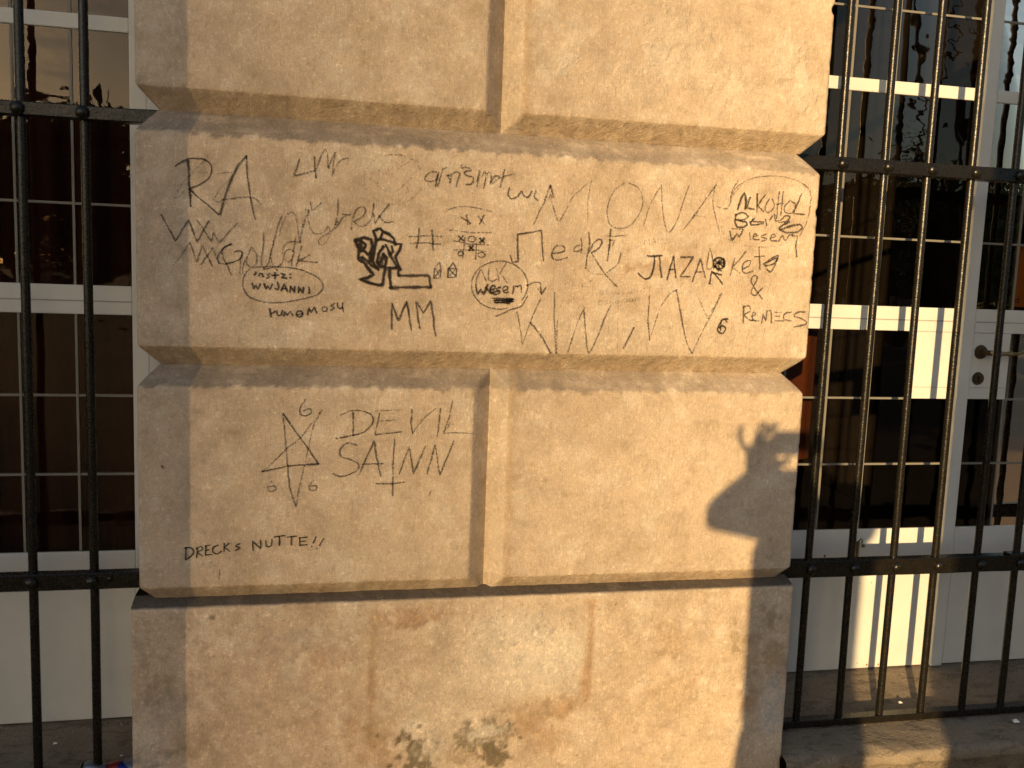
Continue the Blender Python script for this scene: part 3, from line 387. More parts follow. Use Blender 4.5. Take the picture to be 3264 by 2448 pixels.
["upper pencilled handle beginning with an at sign",[[186,0.4,1,[11526,-4435,11523,-4453,11515,-4470,11501,-4483,11483,-4492,11463,-4496,11443,-4494,11424,-4486,11409,-4473,11399,-4457,11394,-4439,11397,-4421,11405,-4404,11419,-4390,11437,-4381,11457,-4378,11477,-4380,11496,-4388,11511,-4401,11522,-4417,11526,-4435]],[148,0.4,1,[11491,-4436,11490,-4445,11486,-4453,11479,-4460,11471,-4465,11462,-4466,11452,-4465,11443,-4461,11436,-4455,11431,-4447,11429,-4438,11430,-4429,11434,-4420,11441,-4414,11449,-4409,11459,-4407,11468,-4409,11477,-4412,11484,-4419,11489,-4427,11491,-4436]],[186,0.4,0,[11587,-4351,11595,-4492]],[149,0.4,0,[11660,-4405,11600,-4444,11680,-4489]],[149,0.4,1,[11722,-4488,11745,-4402,11812,-4485,11846,-4395,11905,-4475]],[149,0.4,0,[11939,-4392,11952,-4473]],[149,0.4,1,[11994,-4472,12009,-4375,12072,-4466]],[149,0.4,1,[12171,-4414,12170,-4426,12166,-4436,12158,-4445,12149,-4450,12138,-4452,12127,-4451,12117,-4446,12109,-4438,12103,-4428,12101,-4416,12102,-4405,12106,-4394,12114,-4386,12123,-4380,12134,-4378,12145,-4380,12155,-4384,12163,-4392,12169,-4403,12171,-4414]],[149,0.4,1,[12260,-4396,12259,-4408,12255,-4418,12247,-4427,12238,-4432,12227,-4435,12216,-4433,12206,-4428,12198,-4420,12192,-4410,12190,-4399,12191,-4387,12195,-4377,12203,-4368,12212,-4362,12223,-4360,12234,-4362,12244,-4367,12252,-4375,12258,-4385,12260,-4396]],[150,0.4,1,[12350,-4378,12349,-4390,12344,-4401,12337,-4409,12327,-4415,12316,-4417,12305,-4415,12295,-4410,12287,-4402,12281,-4392,12279,-4381,12280,-4369,12285,-4359,12292,-4350,12302,-4345,12312,-4343,12323,-4344,12333,-4349,12342,-4357,12347,-4367,12350,-4378]],[149,0.4,0,[12349,-4289,12355,-4408]],[150,0.4,1,[12408,-4377,12470,-4352,12422,-4331,12410,-4399,12480,-4389]],[150,0.4,0,[12520,-4395,12524,-4328,12563,-4319]],[150,0.35,0,[12630,-4250,12644,-4361]],[150,0.35,0,[12593,-4289,12678,-4271]]]],
["lower pencilled handle beginning with an at sign",[[186,0.4,1,[11500,-4695,11498,-4713,11489,-4730,11475,-4743,11458,-4752,11437,-4756,11417,-4754,11398,-4746,11383,-4733,11373,-4717,11369,-4699,11371,-4680,11379,-4664,11393,-4650,11411,-4641,11431,-4638,11452,-4640,11471,-4648,11486,-4660,11496,-4677,11500,-4695]],[149,0.4,1,[11465,-4696,11464,-4705,11460,-4713,11454,-4720,11445,-4725,11436,-4726,11426,-4725,11417,-4721,11410,-4715,11405,-4707,11403,-4698,11405,-4688,11408,-4680,11415,-4673,11423,-4669,11433,-4667,11443,-4668,11451,-4672,11459,-4679,11463,-4687,11465,-4696]],[149,0.4,0,[11580,-4655,11594,-4777]],[149,0.4,1,[11663,-4682,11661,-4693,11657,-4702,11650,-4710,11640,-4715,11629,-4717,11618,-4716,11608,-4711,11600,-4704,11595,-4695,11593,-4685,11594,-4674,11598,-4665,11606,-4657,11615,-4652,11626,-4650,11637,-4651,11647,-4656,11655,-4663,11660,-4672,11663,-4682]],[149,0.4,0,[11704,-4652,11715,-4725]],[149,0.4,1,[11754,-4724,11765,-4635,11816,-4715]],[149,0.4,1,[11923,-4667,11922,-4679,11917,-4689,11910,-4698,11900,-4703,11890,-4705,11879,-4704,11869,-4699,11860,-4691,11855,-4681,11853,-4669,11854,-4658,11858,-4647,11866,-4639,11875,-4633,11886,-4631,11897,-4633,11907,-4638,11915,-4646,11920,-4656,11923,-4667]],[149,0.4,1,[12091,-4595,12045,-4619,12056,-4671,12111,-4669]],[150,0.4,1,[12194,-4622,12193,-4632,12189,-4642,12183,-4649,12174,-4654,12165,-4656,12155,-4655,12146,-4650,12139,-4643,12134,-4634,12132,-4624,12133,-4613,12137,-4604,12143,-4596,12152,-4591,12161,-4589,12171,-4591,12180,-4595,12187,-4602,12192,-4611,12194,-4622]],[150,0.4,0,[12222,-4554,12231,-4650]],[150,0.4,1,[12327,-4606,12326,-4617,12322,-4626,12315,-4634,12307,-4639,12297,-4641,12288,-4640,12279,-4635,12271,-4628,12266,-4619,12264,-4608,12265,-4598,12269,-4589,12276,-4581,12284,-4576,12294,-4574,12303,-4575,12312,-4580,12320,-4587,12325,-4596,12327,-4606]],[150,0.4,1,[12413,-4593,12412,-4603,12408,-4613,12401,-4620,12393,-4625,12383,-4627,12373,-4626,12364,-4621,12357,-4614,12352,-4605,12350,-4595,12351,-4584,12355,-4575,12361,-4567,12370,-4562,12379,-4560,12389,-4561,12398,-4566,12406,-4573,12411,-4582,12413,-4593]],[150,0.4,0,[12412,-4511,12423,-4630]],[150,0.4,1,[12526,-4574,12525,-4585,12520,-4594,12513,-4602,12503,-4607,12492,-4609,12481,-4608,12471,-4603,12463,-4596,12457,-4587,12455,-4576,12456,-4566,12461,-4557,12468,-4549,12478,-4544,12489,-4542,12500,-4543,12510,-4548,12518,-4555,12524,-4564,12526,-4574]],[150,0.35,0,[12530,-4582,12577,-4565]]]],
["hairline crack drawn down the stone",[[112,0.3,0,[11909,-4341,11939,-5122,11963,-6022]]]],
["large charcoal five pointed star with three sixes",[[374,0.7,1,[3940,-7321,3814,-7511,3797,-7662,3907,-7738,4071,-7661,4033,-7547,3888,-7605]],[447,0.8,0,[3398,-7684,3636,-8042,3988,-8537,4268,-8961]],[454,0.75,0,[4268,-8961,3808,-8977,3479,-9013,2899,-9143]],[374,0.5,1,[2899,-9143,3187,-8878,3512,-8536,3802,-8308,4056,-7965,4327,-7584]],[376,0.55,1,[4327,-7584,4129,-8003,4006,-8576,3919,-9035,3812,-9497,3725,-10037]],[416,0.65,1,[3725,-10037,3574,-9571,3516,-9033,3457,-8346,3398,-7684]],[375,0.7,1,[3125,-9382,3027,-9565,3111,-9650,3246,-9598,3191,-9509,3064,-9527]],[379,0.7,1,[4151,-9377,4034,-9530,4072,-9635,4220,-9610,4219,-9520,4089,-9519]]]],
["charcoal words DEVIL SATNN",[[416,0.75,0,[5105,-7636,5114,-8231]],[415,0.7,1,[4790,-7714,5049,-7598,5385,-7615,5575,-7730,5586,-7922,5357,-8154,5095,-8231,4687,-8308]],[419,0.65,0,[5762,-7652,5658,-8192]],[342,0.42,0,[5647,-7595,6348,-7571]],[343,0.5,0,[5766,-7864,6163,-7824]],[381,0.6,0,[5659,-8212,6322,-8134]],[422,0.7,0,[6576,-7550,6566,-7919,6610,-8172]],[346,0.5,1,[6610,-8172,6833,-7840,7172,-7527]],[424,0.7,0,[7307,-7526,7249,-8250]],[386,0.65,0,[7612,-7329,7528,-7799,7402,-8172]],[348,0.6,0,[7402,-8172,7734,-8152,8206,-8183]],[387,0.6,0,[7562,-7885,7515,-8034]],[418,0.65,1,[5212,-8482,4986,-8424,4802,-8578,4823,-8771,5067,-8849,5257,-8967,5222,-9122,4961,-9256,4737,-9266,4624,-9195]],[420,0.7,0,[5280,-9239,5479,-8735,5643,-8367,5708,-8814,5831,-9303]],[420,0.7,0,[5351,-8967,5881,-8959]],[422,0.65,0,[6154,-8328,6128,-8894,6139,-9798]],[384,0.65,0,[5701,-9478,6064,-9482,6428,-9446]],[424,0.68,0,[6288,-9228,6433,-8817,6541,-8524,6654,-9232,6946,-8505]],[427,0.7,0,[7003,-9235,7197,-8466,7335,-9277,7681,-8368]]]],
["sharp black capitals DRECKS NUTTE!!",[[334,1.1,0,[1100,-11023,1074,-11337]],[334,1.1,1,[1058,-11049,1199,-11045,1269,-11161,1180,-11293,1074,-11352]],[336,1.1,0,[1340,-11298,1359,-11068]],[335,1.1,1,[1330,-11067,1448,-11016,1483,-11094,1365,-11168,1482,-11263]],[336,1.1,0,[1554,-11004,1553,-11246]],[336,1.1,0,[1544,-11003,1661,-10991]],[299,1.1,0,[1554,-11131,1643,-11106]],[336,1.1,0,[1553,-11246,1696,-11231]],[337,1.1,1,[1840,-11003,1733,-11047,1721,-11162,1822,-11226,1929,-11160]],[337,1.1,0,[1994,-10949,1994,-11161]],[337,1.1,0,[2109,-10952,2008,-11065,2134,-11165]],[338,1.1,1,[2379,-10970,2260,-11029,2368,-11078,2253,-11145]],[339,1.1,0,[2688,-11160,2669,-10907,2870,-11126,2869,-10893]],[340,1.1,1,[2997,-10896,3015,-11064,3125,-11043,3143,-10880]],[340,1.1,0,[3197,-10823,3462,-10790]],[341,1.1,0,[3326,-10814,3327,-11040]],[341,1.1,0,[3510,-10830,3749,-10808]],[342,1.1,0,[3620,-10833,3622,-11040]],[342,1.1,0,[3824,-10857,3826,-11053]],[342,1.1,0,[3805,-10856,4009,-10842]],[305,1.1,0,[3825,-10955,3973,-10939]],[343,1.1,0,[3826,-11053,4011,-11038]],[344,1.1,0,[4225,-10835,4152,-11002]],[344,1.1,0,[4112,-11076,4127,-11084]],[344,1.1,0,[4413,-10890,4317,-11065]],[344,1.1,0,[4236,-11134,4251,-11142]]]],
["short grey scratch under the word DRECKS",[[300,0.45,0,[1900,-11604,1874,-11855]]]],
["single dark spot near the left edge",[[585,0.9,0,[539,-8982,567,-9005,587,-9027]]]],
["tiny dark tick below the inverted cross",[[311,0.6,0,[7112,-9684,7083,-9791]]]]]
def catmull(P, st):
    Q = []
    P = [Vector(p) for p in P]
    if len(P) == 2:
        n = max(1, int((P[1]-P[0]).length/st)); return [P[0].lerp(P[1], i/n) for i in range(n+1)]
    X = [P[0]*2-P[1]]+P+[P[-1]*2-P[-2]]
    for i in range(1, len(X)-2):
        a, b, c, d = X[i-1], X[i], X[i+1], X[i+2]; n = max(1, int((c-b).length/st))
        for k in range(n):
            t = k/n; Q.append(.5*((2*b)+(c-a)*t+(2*a-5*b+4*c-d)*t*t+(3*b-a-3*c+d)*t**3))
    Q.append(P[-1]); return Q
def linear(P, st):
    Q = []; P = [Vector(p) for p in P]
    for b, c in zip(P, P[1:]):
        n = max(1, int((c-b).length/st)); Q += [b.lerp(c, k/n) for k in range(n)]
    Q.append(P[-1]); return Q
for mi, (label, strokes) in enumerate(MARKS):
    V = []; F = []; INKV = []; zz = strokes[0][3][1]*1e-4; xx = strokes[0][3][0]*1e-4
    host = s2 if zz > -.65 else (s3l if xx < .8658 else s3r)
    for si, (wd, ink, sm, cc) in enumerate(strokes):
        P = [(cc[i]*1e-4, cc[i+1]*1e-4) for i in range(0, len(cc), 2)]; wdt = wd*1e-5*.57
        Q = catmull(P, .004) if sm else linear(P, .004)
        yy = -.0022-.00004*((si*7+mi*3) % 23); n0 = len(V)
        for i, q in enumerate(Q):
            t = (Q[min(i+1, len(Q)-1)]-Q[max(i-1, 0)])
            t = t.normalized() if t.length > 1e-9 else Vector((1, 0)); nrm = Vector((-t.y, t.x))
            j = .0009*nz(q.x*60, q.y*60, si); ww = wdt*(.85+.45*nz(q.x*45, q.y*45, si+40)); c = q+nrm*j
            end = t*(wdt*.5 if i == len(Q)-1 else (-wdt*.5 if i == 0 else 0))
            ww *= 1.42
            V += [(c.x+nrm.x*ww+end.x, yy, c.y+nrm.y*ww+end.y), (c.x+end.x, yy, c.y+end.y), (c.x-nrm.x*ww+end.x, yy, c.y-nrm.y*ww+end.y)]
            k = max(.05, ink*(1+.28*nz(q.x*25, q.y*25, si+7))); INKV += [k*.22-.12, k, k*.22-.12]
        for i in range(len(Q)-1): a = n0+3*i; F += [(a, a+1, a+4, a+3), (a+1, a+2, a+5, a+4)]
    b = wloc(host); me = bpy.data.meshes.new('graffiti_mark'); me.from_pydata([(v[0]-b.x, v[1]-b.y, v[2]-b.z) for v in V], [], F); me.update()
    ar = me.attributes.new('ink', 'FLOAT', 'POINT'); ar.data.foreach_set('value', INKV); me.materials.append(INK)
    o = bpy.data.objects.new('graffiti_mark', me); C.objects.link(o); o.parent = host; o['label'] = label
# ---------------------------------------------------------------- neighbouring masonry
def side_pier(cx, label):
    p = empty('stone_pier', (cx, .2, -2.17), label, 'pier', 'sandstone piers of the facade')
    o = MB(); o.box(cx-.9, cx+.9, -.018, .44, -2.172, -1.258, bev=.006); o.build('plinth_stone', STONEP, p)
    for i in range(6):
        z = -1.244+.598*i; o = MB(); o.box(cx-.875, cx+.875, 0, .44, z, z+.596, bev=.045); o.build('stone', STONEP, p)
    return p
side_pier(.874-3.36, 'neighbouring plain sandstone pier past the left barred door')
side_pier(4.265, 'neighbouring plain sandstone pier past the right barred door')
o = MB(); o.box(-8, 10, .02, .8, 2.36, 6, bev=.02); tag(o.build('facade_wall', STONEP), 'plain sandstone wall high above the doors and piers', 'wall')
for xx0, xx1 in ((-8, -3.37), (5.12, 10)):
    o = MB(); o.box(xx0, xx1, .03, .8, -2.172, 2.358); tag(o.build('facade_wall', STONEP), 'plain sandstone wall at the far %s end of the facade' % ('left' if xx0 < 0 else 'right'), 'wall')
# sill between the piers: a sloping tread, a worn nose, steps below
def sill(x0, x1, zt, zb):
    m = MB(); nx = int((x1-x0)/.012); prof = [(.95, zb+.004), (.43, zb), (.36, None), (.28, None), (.2, None), (.12, None), (.06, None), (.01, None), (-.022, None), (-.038, 'a'), (-.047, 'b'), (-.05, 'c'), (-.049, 'd'), (-.043, 'e'), (-.03, 'f'), (-.026, 'g')]
    nose = {'a': -.001, 'b': -.006, 'c': -.014, 'd': -.036, 'e': -.046, 'f': -.05, 'g': -.20}
    for i in range(nx+1):
        x = x0+(x1-x0)*i/nx
        for k, (y, z) in enumerate(prof):
            if z is None: z = (zb-(zb-zt)*.80*(.43-y)/.23 if y > .2 else zb-(zb-zt)*(.80+.20*(.2-y)/.25))+.003*nz(x*9, y*9, 3)
            elif isinstance(z, str): z = zt+nose[z]+.004*nz(x*13, k*.3, 5); y = y+.005*nz(x*17, k*.4, 6)+max(0, nz(x*9, 4.4)-.3)*.02
            m.v.append((x, y, z))
    n = len(prof)
    for i in range(nx):
        for k in range(n-1): a = i*n+k; m.f.append((a, a+1, a+1+n, a+n)); m.m.append(0)
    return m
tag(sill(1.752, 3.375, -1.764, -1.722).build('door_sill', SILL, smooth=True), kind='structure')
tag(sill(-1.61, .0, -1.775, -1.743).build('door_sill', SILL, smooth=True), kind='structure')
for xx0, xx1 in ((1.754, 3.355), (-1.605, -.021)):
    o = MB(); o.box(xx0, xx1, -.42, .30, -2.171, -1.955, bev=.012); tag(o.build('door_step', SILL), kind='structure')
# ---------------------------------------------------------------- doors
YD = .41
def door(cx, zb, label, rail_x, lit):
    """double glazed door, centre cx; offsets from the centre line"""
    r = empty('french_door', (cx, YD, zb), label, 'door', 'white glazed double doors behind the iron grilles')
    def bx(name, a, b, z0, z1, y0=YD, y1=None, mat=WHITE, bev=.003, lab=None, par=None):
        y1 = y1 if y1 is not None else YD+(.014 if par else .045)
        o = MB(); o.box(a, b, y0, y1, z0, z1, bev=bev); q = o.build(name, mat, par or r)
        if lab: q['label'] = lab
        return q
    top = 2.36
    bx('door_frame', cx-.80, cx-.756, zb, top, YD-.012, YD+.08); bx('door_frame', cx+.756, cx+.80, zb, top, YD-.012, YD+.08)
    bx('astragal', cx-.021, cx+.024, zb+.001, top, YD-.012, YD-.0005)
    zr = lambda k: k + (0 if cx > 0 else -.014)
    for sgn in (-1, 1):
        leaf = empty('door_leaf', (0, 0, 0)); leaf.location = (sgn*.4, 0, 0); leaf.parent = r
        X = (lambda a: cx+sgn*a)
        def lb(name, a, b, z0, z1, **k): 
            xa, xb = sorted((X(a), X(b))); return bx(name, xa, xb, z0, z1, par=leaf, **k)
        lb('stile', .7535, .71, zb+.003, top); lb('stile', .034, .0015, zb+.003, top)
        g0, g1 = .71, .034        # glazed width
        gz = [zr(-1.221), zr(-.5435), zr(.217), zr(.257), zr(1.05), zr(1.09), 1.9, top]
        lb('kick_panel', g0, g1, zb+.003, zr(-1.221))
        lb('rail', g0, g1, zr(-.5435), zr(-.463))
        lb('rail', g0, g1, zr(.217), zr(.257)); lb('rail', g0, g1, zr(1.05), zr(1.09)); lb('rail', g0, g1, 1.9, top)
        lb('groove', g0, .036, zr(-.5085), zr(-.5045), y0=YD-.0012, y1=YD+.01, mat=GROOVE, bev=0)
        mx = [.186, .342, .497, .653] if cx > 0 and sgn < 0 else ([.178, .330, .480, .630] if cx > 0 else [.122, .270, .417, .563])
        # lock block beside the meeting stile
        lb('lock_panel', mx[0]+.003, g1, zr(-.771), zr(-.5437), y0=YD+.0005)
        if cx > 0:
            for z in (-.543, -.731): lb('groove', .175, .038, z-.001, z+.001, y0=YD-.0012, y1=YD+.01, mat=GROOVE, bev=0)
        zsp = [zr(-1.221), zr(-.996), zr(-.771), zr(-.5435), zr(-.463), zr(-.242), zr(.217), zr(.257), zr(.475), zr(.76), zr(1.05)]
        for a in mx:
            for z0, z1 in ((zr(-1.221), zr(-.5435)), (zr(-.463), zr(.217)), (zr(.257), zr(1.05)), (zr(1.09), 1.9)):
                if a < mx[0]+.002 and z1 < -.5 and z0 < -1.2: z1 = zr(-.771)
                xa = X(a); bx('glazing_bar', xa-.0035, xa+.0035, z0, z1, YD+.0025, YD+.02, LEAD, .001, par=leaf)
        for z in (-1.221+.225, -.771, -.242, .475, .76):
            z = zr(z); a1 = g1 if z > -.7 or z < -.99+zr(0)-.01 or True else .188
            if abs(z-zr(-.771)) < .001: a1 = mx[0]+.003
            lb('glazing_bar', g0, a1, z-.0035, z+.0035, y0=YD+.003, y1=YD+.019, mat=LEAD, bev=.001)
        bands = [(zr(-1.221), zr(-.5435)), (zr(-.463), zr(.217)), (zr(.257), zr(1.05)), (zr(1.09), 1.9)]
        ed = [g1]+mx+[g0]
        for bi, (z0, z1) in enumerate(bands):
            for k in range(len(ed)-1):
                gm = GLASS[0] if (k+bi) % 2 else GLASS[1]
                if cx < 0 and sgn > 0 and k == 1 and bi in (1, 2): gm = GLASS[2]
                xa, xb = sorted((X(ed[k]), X(ed[k+1])))
                m = MB(); tx = random.uniform(-.0012, .0012); tz = random.uniform(-.0012, .0012)
                m.quad((xa, YD+.006-tx*.3, z0), (xb, YD+.006+tx*.3, z0), (xb, YD+.006+tx*.3+tz*.3, z1), (xa, YD+.006-tx*.3+tz*.3, z1)); m.build('pane', gm, leaf)
    return r
dr = door(2.564, -1.722, 'white glazed double door with brass lever handle on the right, sun striping its kick panel', None, True)
dl = door(-.800, -1.743, 'white glazed double door in shade on the left, dark panes mirroring an orange sky', None, False)
# brass furniture on the right leaf of the right door
hd = MB(); hd.tube([(2.629, YD-.002, -.608), (2.629, YD-.010, -.608)], [.0245, .021], 24); hd.tube([(2.629, YD-.01, -.608), (2.629, YD-.045, -.608)], [.010, .009], 12)
H = sm_angle(hd.build('handle_rosette', BRASSD, dr))
hl = MB(); hl.tube([(2.629, YD-.045, -.608), (2.645, YD-.052, -.6085), (2.664, YD-.052, -.609), (2.668, YD-.052, -.609), (2.690, YD-.052, -.609), (2.705, YD-.052, -.609)], [.009, .010, .0125, .007, .0065, .011], 12)
hl.tube([(2.705, YD-.052, -.609), (2.712, YD-.052, -.609), (2.735, YD-.052, -.608), (2.755, YD-.052, -.598), (2.765, YD-.052, -.580), (2.764, YD-.052, -.566), (2.772, YD-.052, -.558), (2.790, YD-.052, -.555)], [.011, .0055, .0055, .0065, .007, .0065, .006, .003], 12)
hl.tube([(2.738, YD-.052, -.562), (2.755, YD-.052, -.559), (2.775, YD-.052, -.557), (2.790, YD-.052, -.5555)], [.002, .006, .0065, .0035], 12)
sm_angle(hl.build('door_handle', BRASS, dr))
kh = MB(); kh.tube([(2.6285, YD-.001, -.699), (2.6285, YD-.008, -.699)], [.0225, .019], 24); kh.tube([(2.6285, YD-.008, -.694), (2.6285, YD-.016, -.694)], [.007, .006], 12); kh.box(2.6255, 2.6315, YD-.014, YD-.006, -.710, -.694)
sm_angle(kh.build('keyhole_rosette', BRASSD, dr))
# latch bolt and rusty screw low on the right door's left leaf
b = MB(); b.tube([(2.2235, YD-.008, -1.325), (2.2235, YD-.008, -1.262)], .0035, 8); b.tube([(2.2235, YD-.008, -1.262), (2.229, YD-.012, -1.250), (2.235, YD-.012, -1.257), (2.233, YD-.010, -1.268)], .0022, 8)
b.ball((2.243, YD-.008, -1.277), .0065); b.box(2.218, 2.230, YD-.004, YD-.0005, -1.33, -1.262)
b.build('latch_bolt', BRASS, dr)
RUSTM = simple('rust', (.28, .09, .02), .9)
for rx, rz, rr in ((2.105, -1.312, .0045), (2.300, -1.708, .0035), (2.345, -1.709, .003), (2.262, -1.70, .002), (2.29, -1.412, .0018), (2.247, -1.413, .0015), (2.235, -1.412, .0012)):
    m = MB(); m.ball((rx, YD-.0002, rz), (rr, .0012, rr*1.2), nu=8, nv=6); m.build('rust_spot', RUSTM, dr)
# ---------------------------------------------------------------- grilles
def grille(xs, x0, x1, zu, zl, hu, hl_, zb, label, extra=()):
    YB = .12
    r = empty('iron_grille', ((x0+x1)/2, YB, zb), label, 'window grille', 'black wrought iron grilles in the door openings')
    proto = None
    for x in xs:
        m = MB(); pts = []; n = 9
        for i in range(n+1):
            z = zb+.018+(2.30-zb)*i/n; pts.append((x+.0022*nz(x*5, z*1.3), YB+.0022*nz(x*5+9, z*1.3), z))
        pts = [(x, YB, zb+.012)]+pts
        m.tube(pts, .0112, 12, cap=False)
        sm_angle(m.build('bar', IRON, r), 60)
    for z, h in ((zu, hu), (zl, hl_), (1.15, .045)):
        m = MB(); ns = 40; P = []
        for k in range(ns+1):
            x = x0+(x1-x0)*k/ns; dz = .0012*nz(x*6, z)+.0008*nz(x*22, z); dy = .0015*nz(x*5, z+3)
            for (yy, q) in ((YB-.0205+dy, z-h/2+.0018), (YB-.0225+dy, z-h/2+.004), (YB-.0225+dy, z+h/2-.004), (YB-.0205+dy, z+h/2-.0015), (YB+.004, z+h/2), (YB+.004, z-h/2)): m.v.append((x, yy, q+dz))
        for k in range(ns):
            for q in range(6): a = k*6+q; b2 = k*6+(q+1) % 6; m.f.append((a, b2, b2+6, a+6)); m.m.append(0)
        sm_angle(m.build('crossbar', IRON, r), 35)
        for x in xs:
            m = MB(); m.ball((x+.002*nz(x, z), YB-.0235, z+.002*nz(x*3, z)), (.0165, .0125, .0165), nu=16, nv=10); m.build('rivet', IRON, r, smooth=True)
    for (ex, ez, er) in extra:
        m = MB(); m.ball((ex, YB-.0235, ez), (er, .006, er)); m.build('rivet', IRON, r, smooth=True)
    m = MB(); m.box(x0, x1, YB-.018, YB+.016, zb, zb+.022, bev=.002); m.build('bottom_rail', IRON, r)
    return r
gr = grille([1.872, 2.016, 2.158, 2.303, 2.452, 2.595, 2.741, 2.884, 3.028, 3.172], 1.70, 3.37, -.0592, -1.2485, .0415, .054, -1.752, 'black iron grille in the right opening, its bars casting thin shadows on the sunlit door')
o = MB(); o.box(2.52, 2.66, .093, .128, -1.226, -1.2225, bev=.001); o.box(2.545, 2.60, .088, .12, -1.2225, -1.2145, bev=.003); o.build('hinge_strap', IRON, gr)
gl = grille([-.133-.1425*i for i in range(0, 10)][::-1], -1.62, .06, -.0583, -1.2175, .0355, .046, -1.765, 'black iron grille in the left opening, wholly in shade', extra=((-.09, -1.211, .008),))
# ---------------------------------------------------------------- rooms behind the glass
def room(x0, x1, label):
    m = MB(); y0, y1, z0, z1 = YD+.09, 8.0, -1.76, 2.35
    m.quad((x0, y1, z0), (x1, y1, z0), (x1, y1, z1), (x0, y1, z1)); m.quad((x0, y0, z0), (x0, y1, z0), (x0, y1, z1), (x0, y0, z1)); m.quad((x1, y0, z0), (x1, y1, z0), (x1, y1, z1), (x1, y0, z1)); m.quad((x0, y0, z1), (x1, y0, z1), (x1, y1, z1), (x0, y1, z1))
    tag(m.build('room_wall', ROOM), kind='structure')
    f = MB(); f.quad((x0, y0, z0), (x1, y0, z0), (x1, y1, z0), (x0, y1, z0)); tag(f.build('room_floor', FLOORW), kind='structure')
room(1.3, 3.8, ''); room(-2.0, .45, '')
def curtain(x0, x1, y, z0, z1, mat, label, amp=.02, fr=60, hem=0.0):
    m = MB(); n = int((x1-x0)/.008); nzr = 14
    for i in range(n+1):
        x = x0+(x1-x0)*i/n
        for k in range(nzr+1):
            t = k/nzr; zz = z0+(z1-z0)*t+ (hem*(x-x0) if k == 0 else 0); m.v.append((x+.01*nz(x*6, zz*2), y+amp*math.sin(x*fr+1.5*nz(x*4, zz*1.5))+.015*nz(x*3, zz*2, 4), zz))
    for i in range(n):
        for k in range(nzr): a = i*(nzr+1)+k; m.f.append((a, a+1, a+nzr+2, a+nzr+1)); m.m.append(0)
    tag(m.build('curtain', mat, smooth=True), label, 'curtain')
curtain(-.62, -.02, .60, -1.74, 2.2, CURT, 'rust red curtain hanging behind the panes of the shaded left door')
curtain(1.97, 2.15, .62, -1.02, -.56, CURT_GLOW, 'added short cloth, coloured orange to imitate sun glow behind the lower panes of the right door', .016, 50)
# ---------------------------------------------------------------- orange notice behind the right leaf
NOT = simple('orange_card', (.62, .20, .02), .6, 0, .0002, 200, .4, .05); BLK = simple('black_print', (.02, .015, .01), .7)
nb = MB(); nb.box(2.758, 2.93, YD+.0395, YD+.0415, -.452, -.235, bev=.0006)
N = tag(nb.build('notice', NOT), 'orange notice taped inside the pane above the brass handle', 'notice')
m = MB()      # a lower-case d printed in the corner
for i in range(24):
    a0 = 2*math.pi*i/24; a1 = 2*math.pi*(i+1)/24; P = lambda a, r: (2.786+r*math.cos(a), YD+.0388, -.431+r*math.sin(a)); m.quad(P(a0, .0045), P(a0, .0075), P(a1, .0075), P(a1, .0045))
m.quad((2.7905, YD+.0387, -.4385), (2.7935, YD+.0387, -.4385), (2.7935, YD+.0387, -.415), (2.7905, YD+.0387, -.415))
m.build('printed_letter', BLK, N)
# ---------------------------------------------------------------- crushed can and litter on the sills
def can_mat():
    t = NT('printed_can_metal'); tc = t.n('ShaderNodeTexCoord'); sp = t.n('ShaderNodeSeparateXYZ'); t.l(tc.outputs['Object'], sp.inputs[0])
    x = sp.outputs[0]; z = sp.outputs[2]; y = sp.outputs[1]
    ang = t.math('ADD', t.math('MULTIPLY', z, 34), t.math('MULTIPLY', x, 16))
    st = t.math('GREATER_THAN', t.math('SINE', t.math('MULTIPLY', ang, 2.6)), .05)
    red = t.math('LESS_THAN', t.math('ABSOLUTE', t.math('ADD', t.math('ADD', x, .012), t.math('MULTIPLY', t.math('SUBTRACT', t.noise(90, 3), .5), .05))), .016)
    c = t.mix(st, (.17, .18, .20), (.012, .016, .12)); c = t.mix(red, c, (.22, .025, .018))
    t.bsdf(c, .35, .75, t.bump(t.noise(45, 3), .004, .6)); return t.m
cn = empty('crushed_can', (-.078, .105, -1.735), 'crushed blue, silver and red drink can lying on the left sill against the pier', 'can')
m = MB(); n = 26; K = 16
for i in range(n+1):
    t = i/n; x = -.168+.155*t; r = .0265 if .06 < t < .94 else .0265*(.78+.22*min(t, 1-t)/.06)
    for k in range(K):
        an = 2*math.pi*k/K; sq = 1-.42*math.exp(-((t-.35)/.16)**2)*(.5+.5*math.cos(an-1.2)); dr_ = r*sq*(1+.13*nz(t*6, an*1.2, 3))
        m.v.append((x, .125-.035*t+dr_*math.cos(an), -1.735+dr_*math.sin(an)*.92-.004+.014*t))
for i in range(n):
    for k in range(K): a = i*K+k; b2 = i*K+(k+1) % K; m.f.append((a, b2, b2+K, a+K)); m.m.append(0)
sm_angle(m.build('can_body', can_mat(), cn), 50)
RIM = simple('bare_aluminium', (.55, .55, .54), .35, .9, .0004)
m = MB(); m.tube([(-.0145, .09, -1.725), (-.0105, .0892, -1.7245)], [.0235, .0225], 20); m.build('can_end', RIM, cn); m = MB(); m.tube([(-.169, .125, -1.739), (-.1725, .1255, -1.7395)], [.0225, .019], 20); m.build('can_end', RIM, cn)
LIT = simple('white_paper_scrap', (.75, .72, .66), .8)
def scrap(x, y, z, s, label):
    m = MB(); m.v = [(x-s, y-s*.6, z), (x+s*.8, y-s*.8, z+.001), (x+s, y+s*.7, z), (x-s*.7, y+s*.6, z+.002), (x, y, z+s*.8)]; m.f = [(0, 1, 4), (1, 2, 4), (2, 3, 4), (3, 0, 4)]; m.m = [0]*4
    tag(m.build('paper_scrap', LIT), label, 'litter')
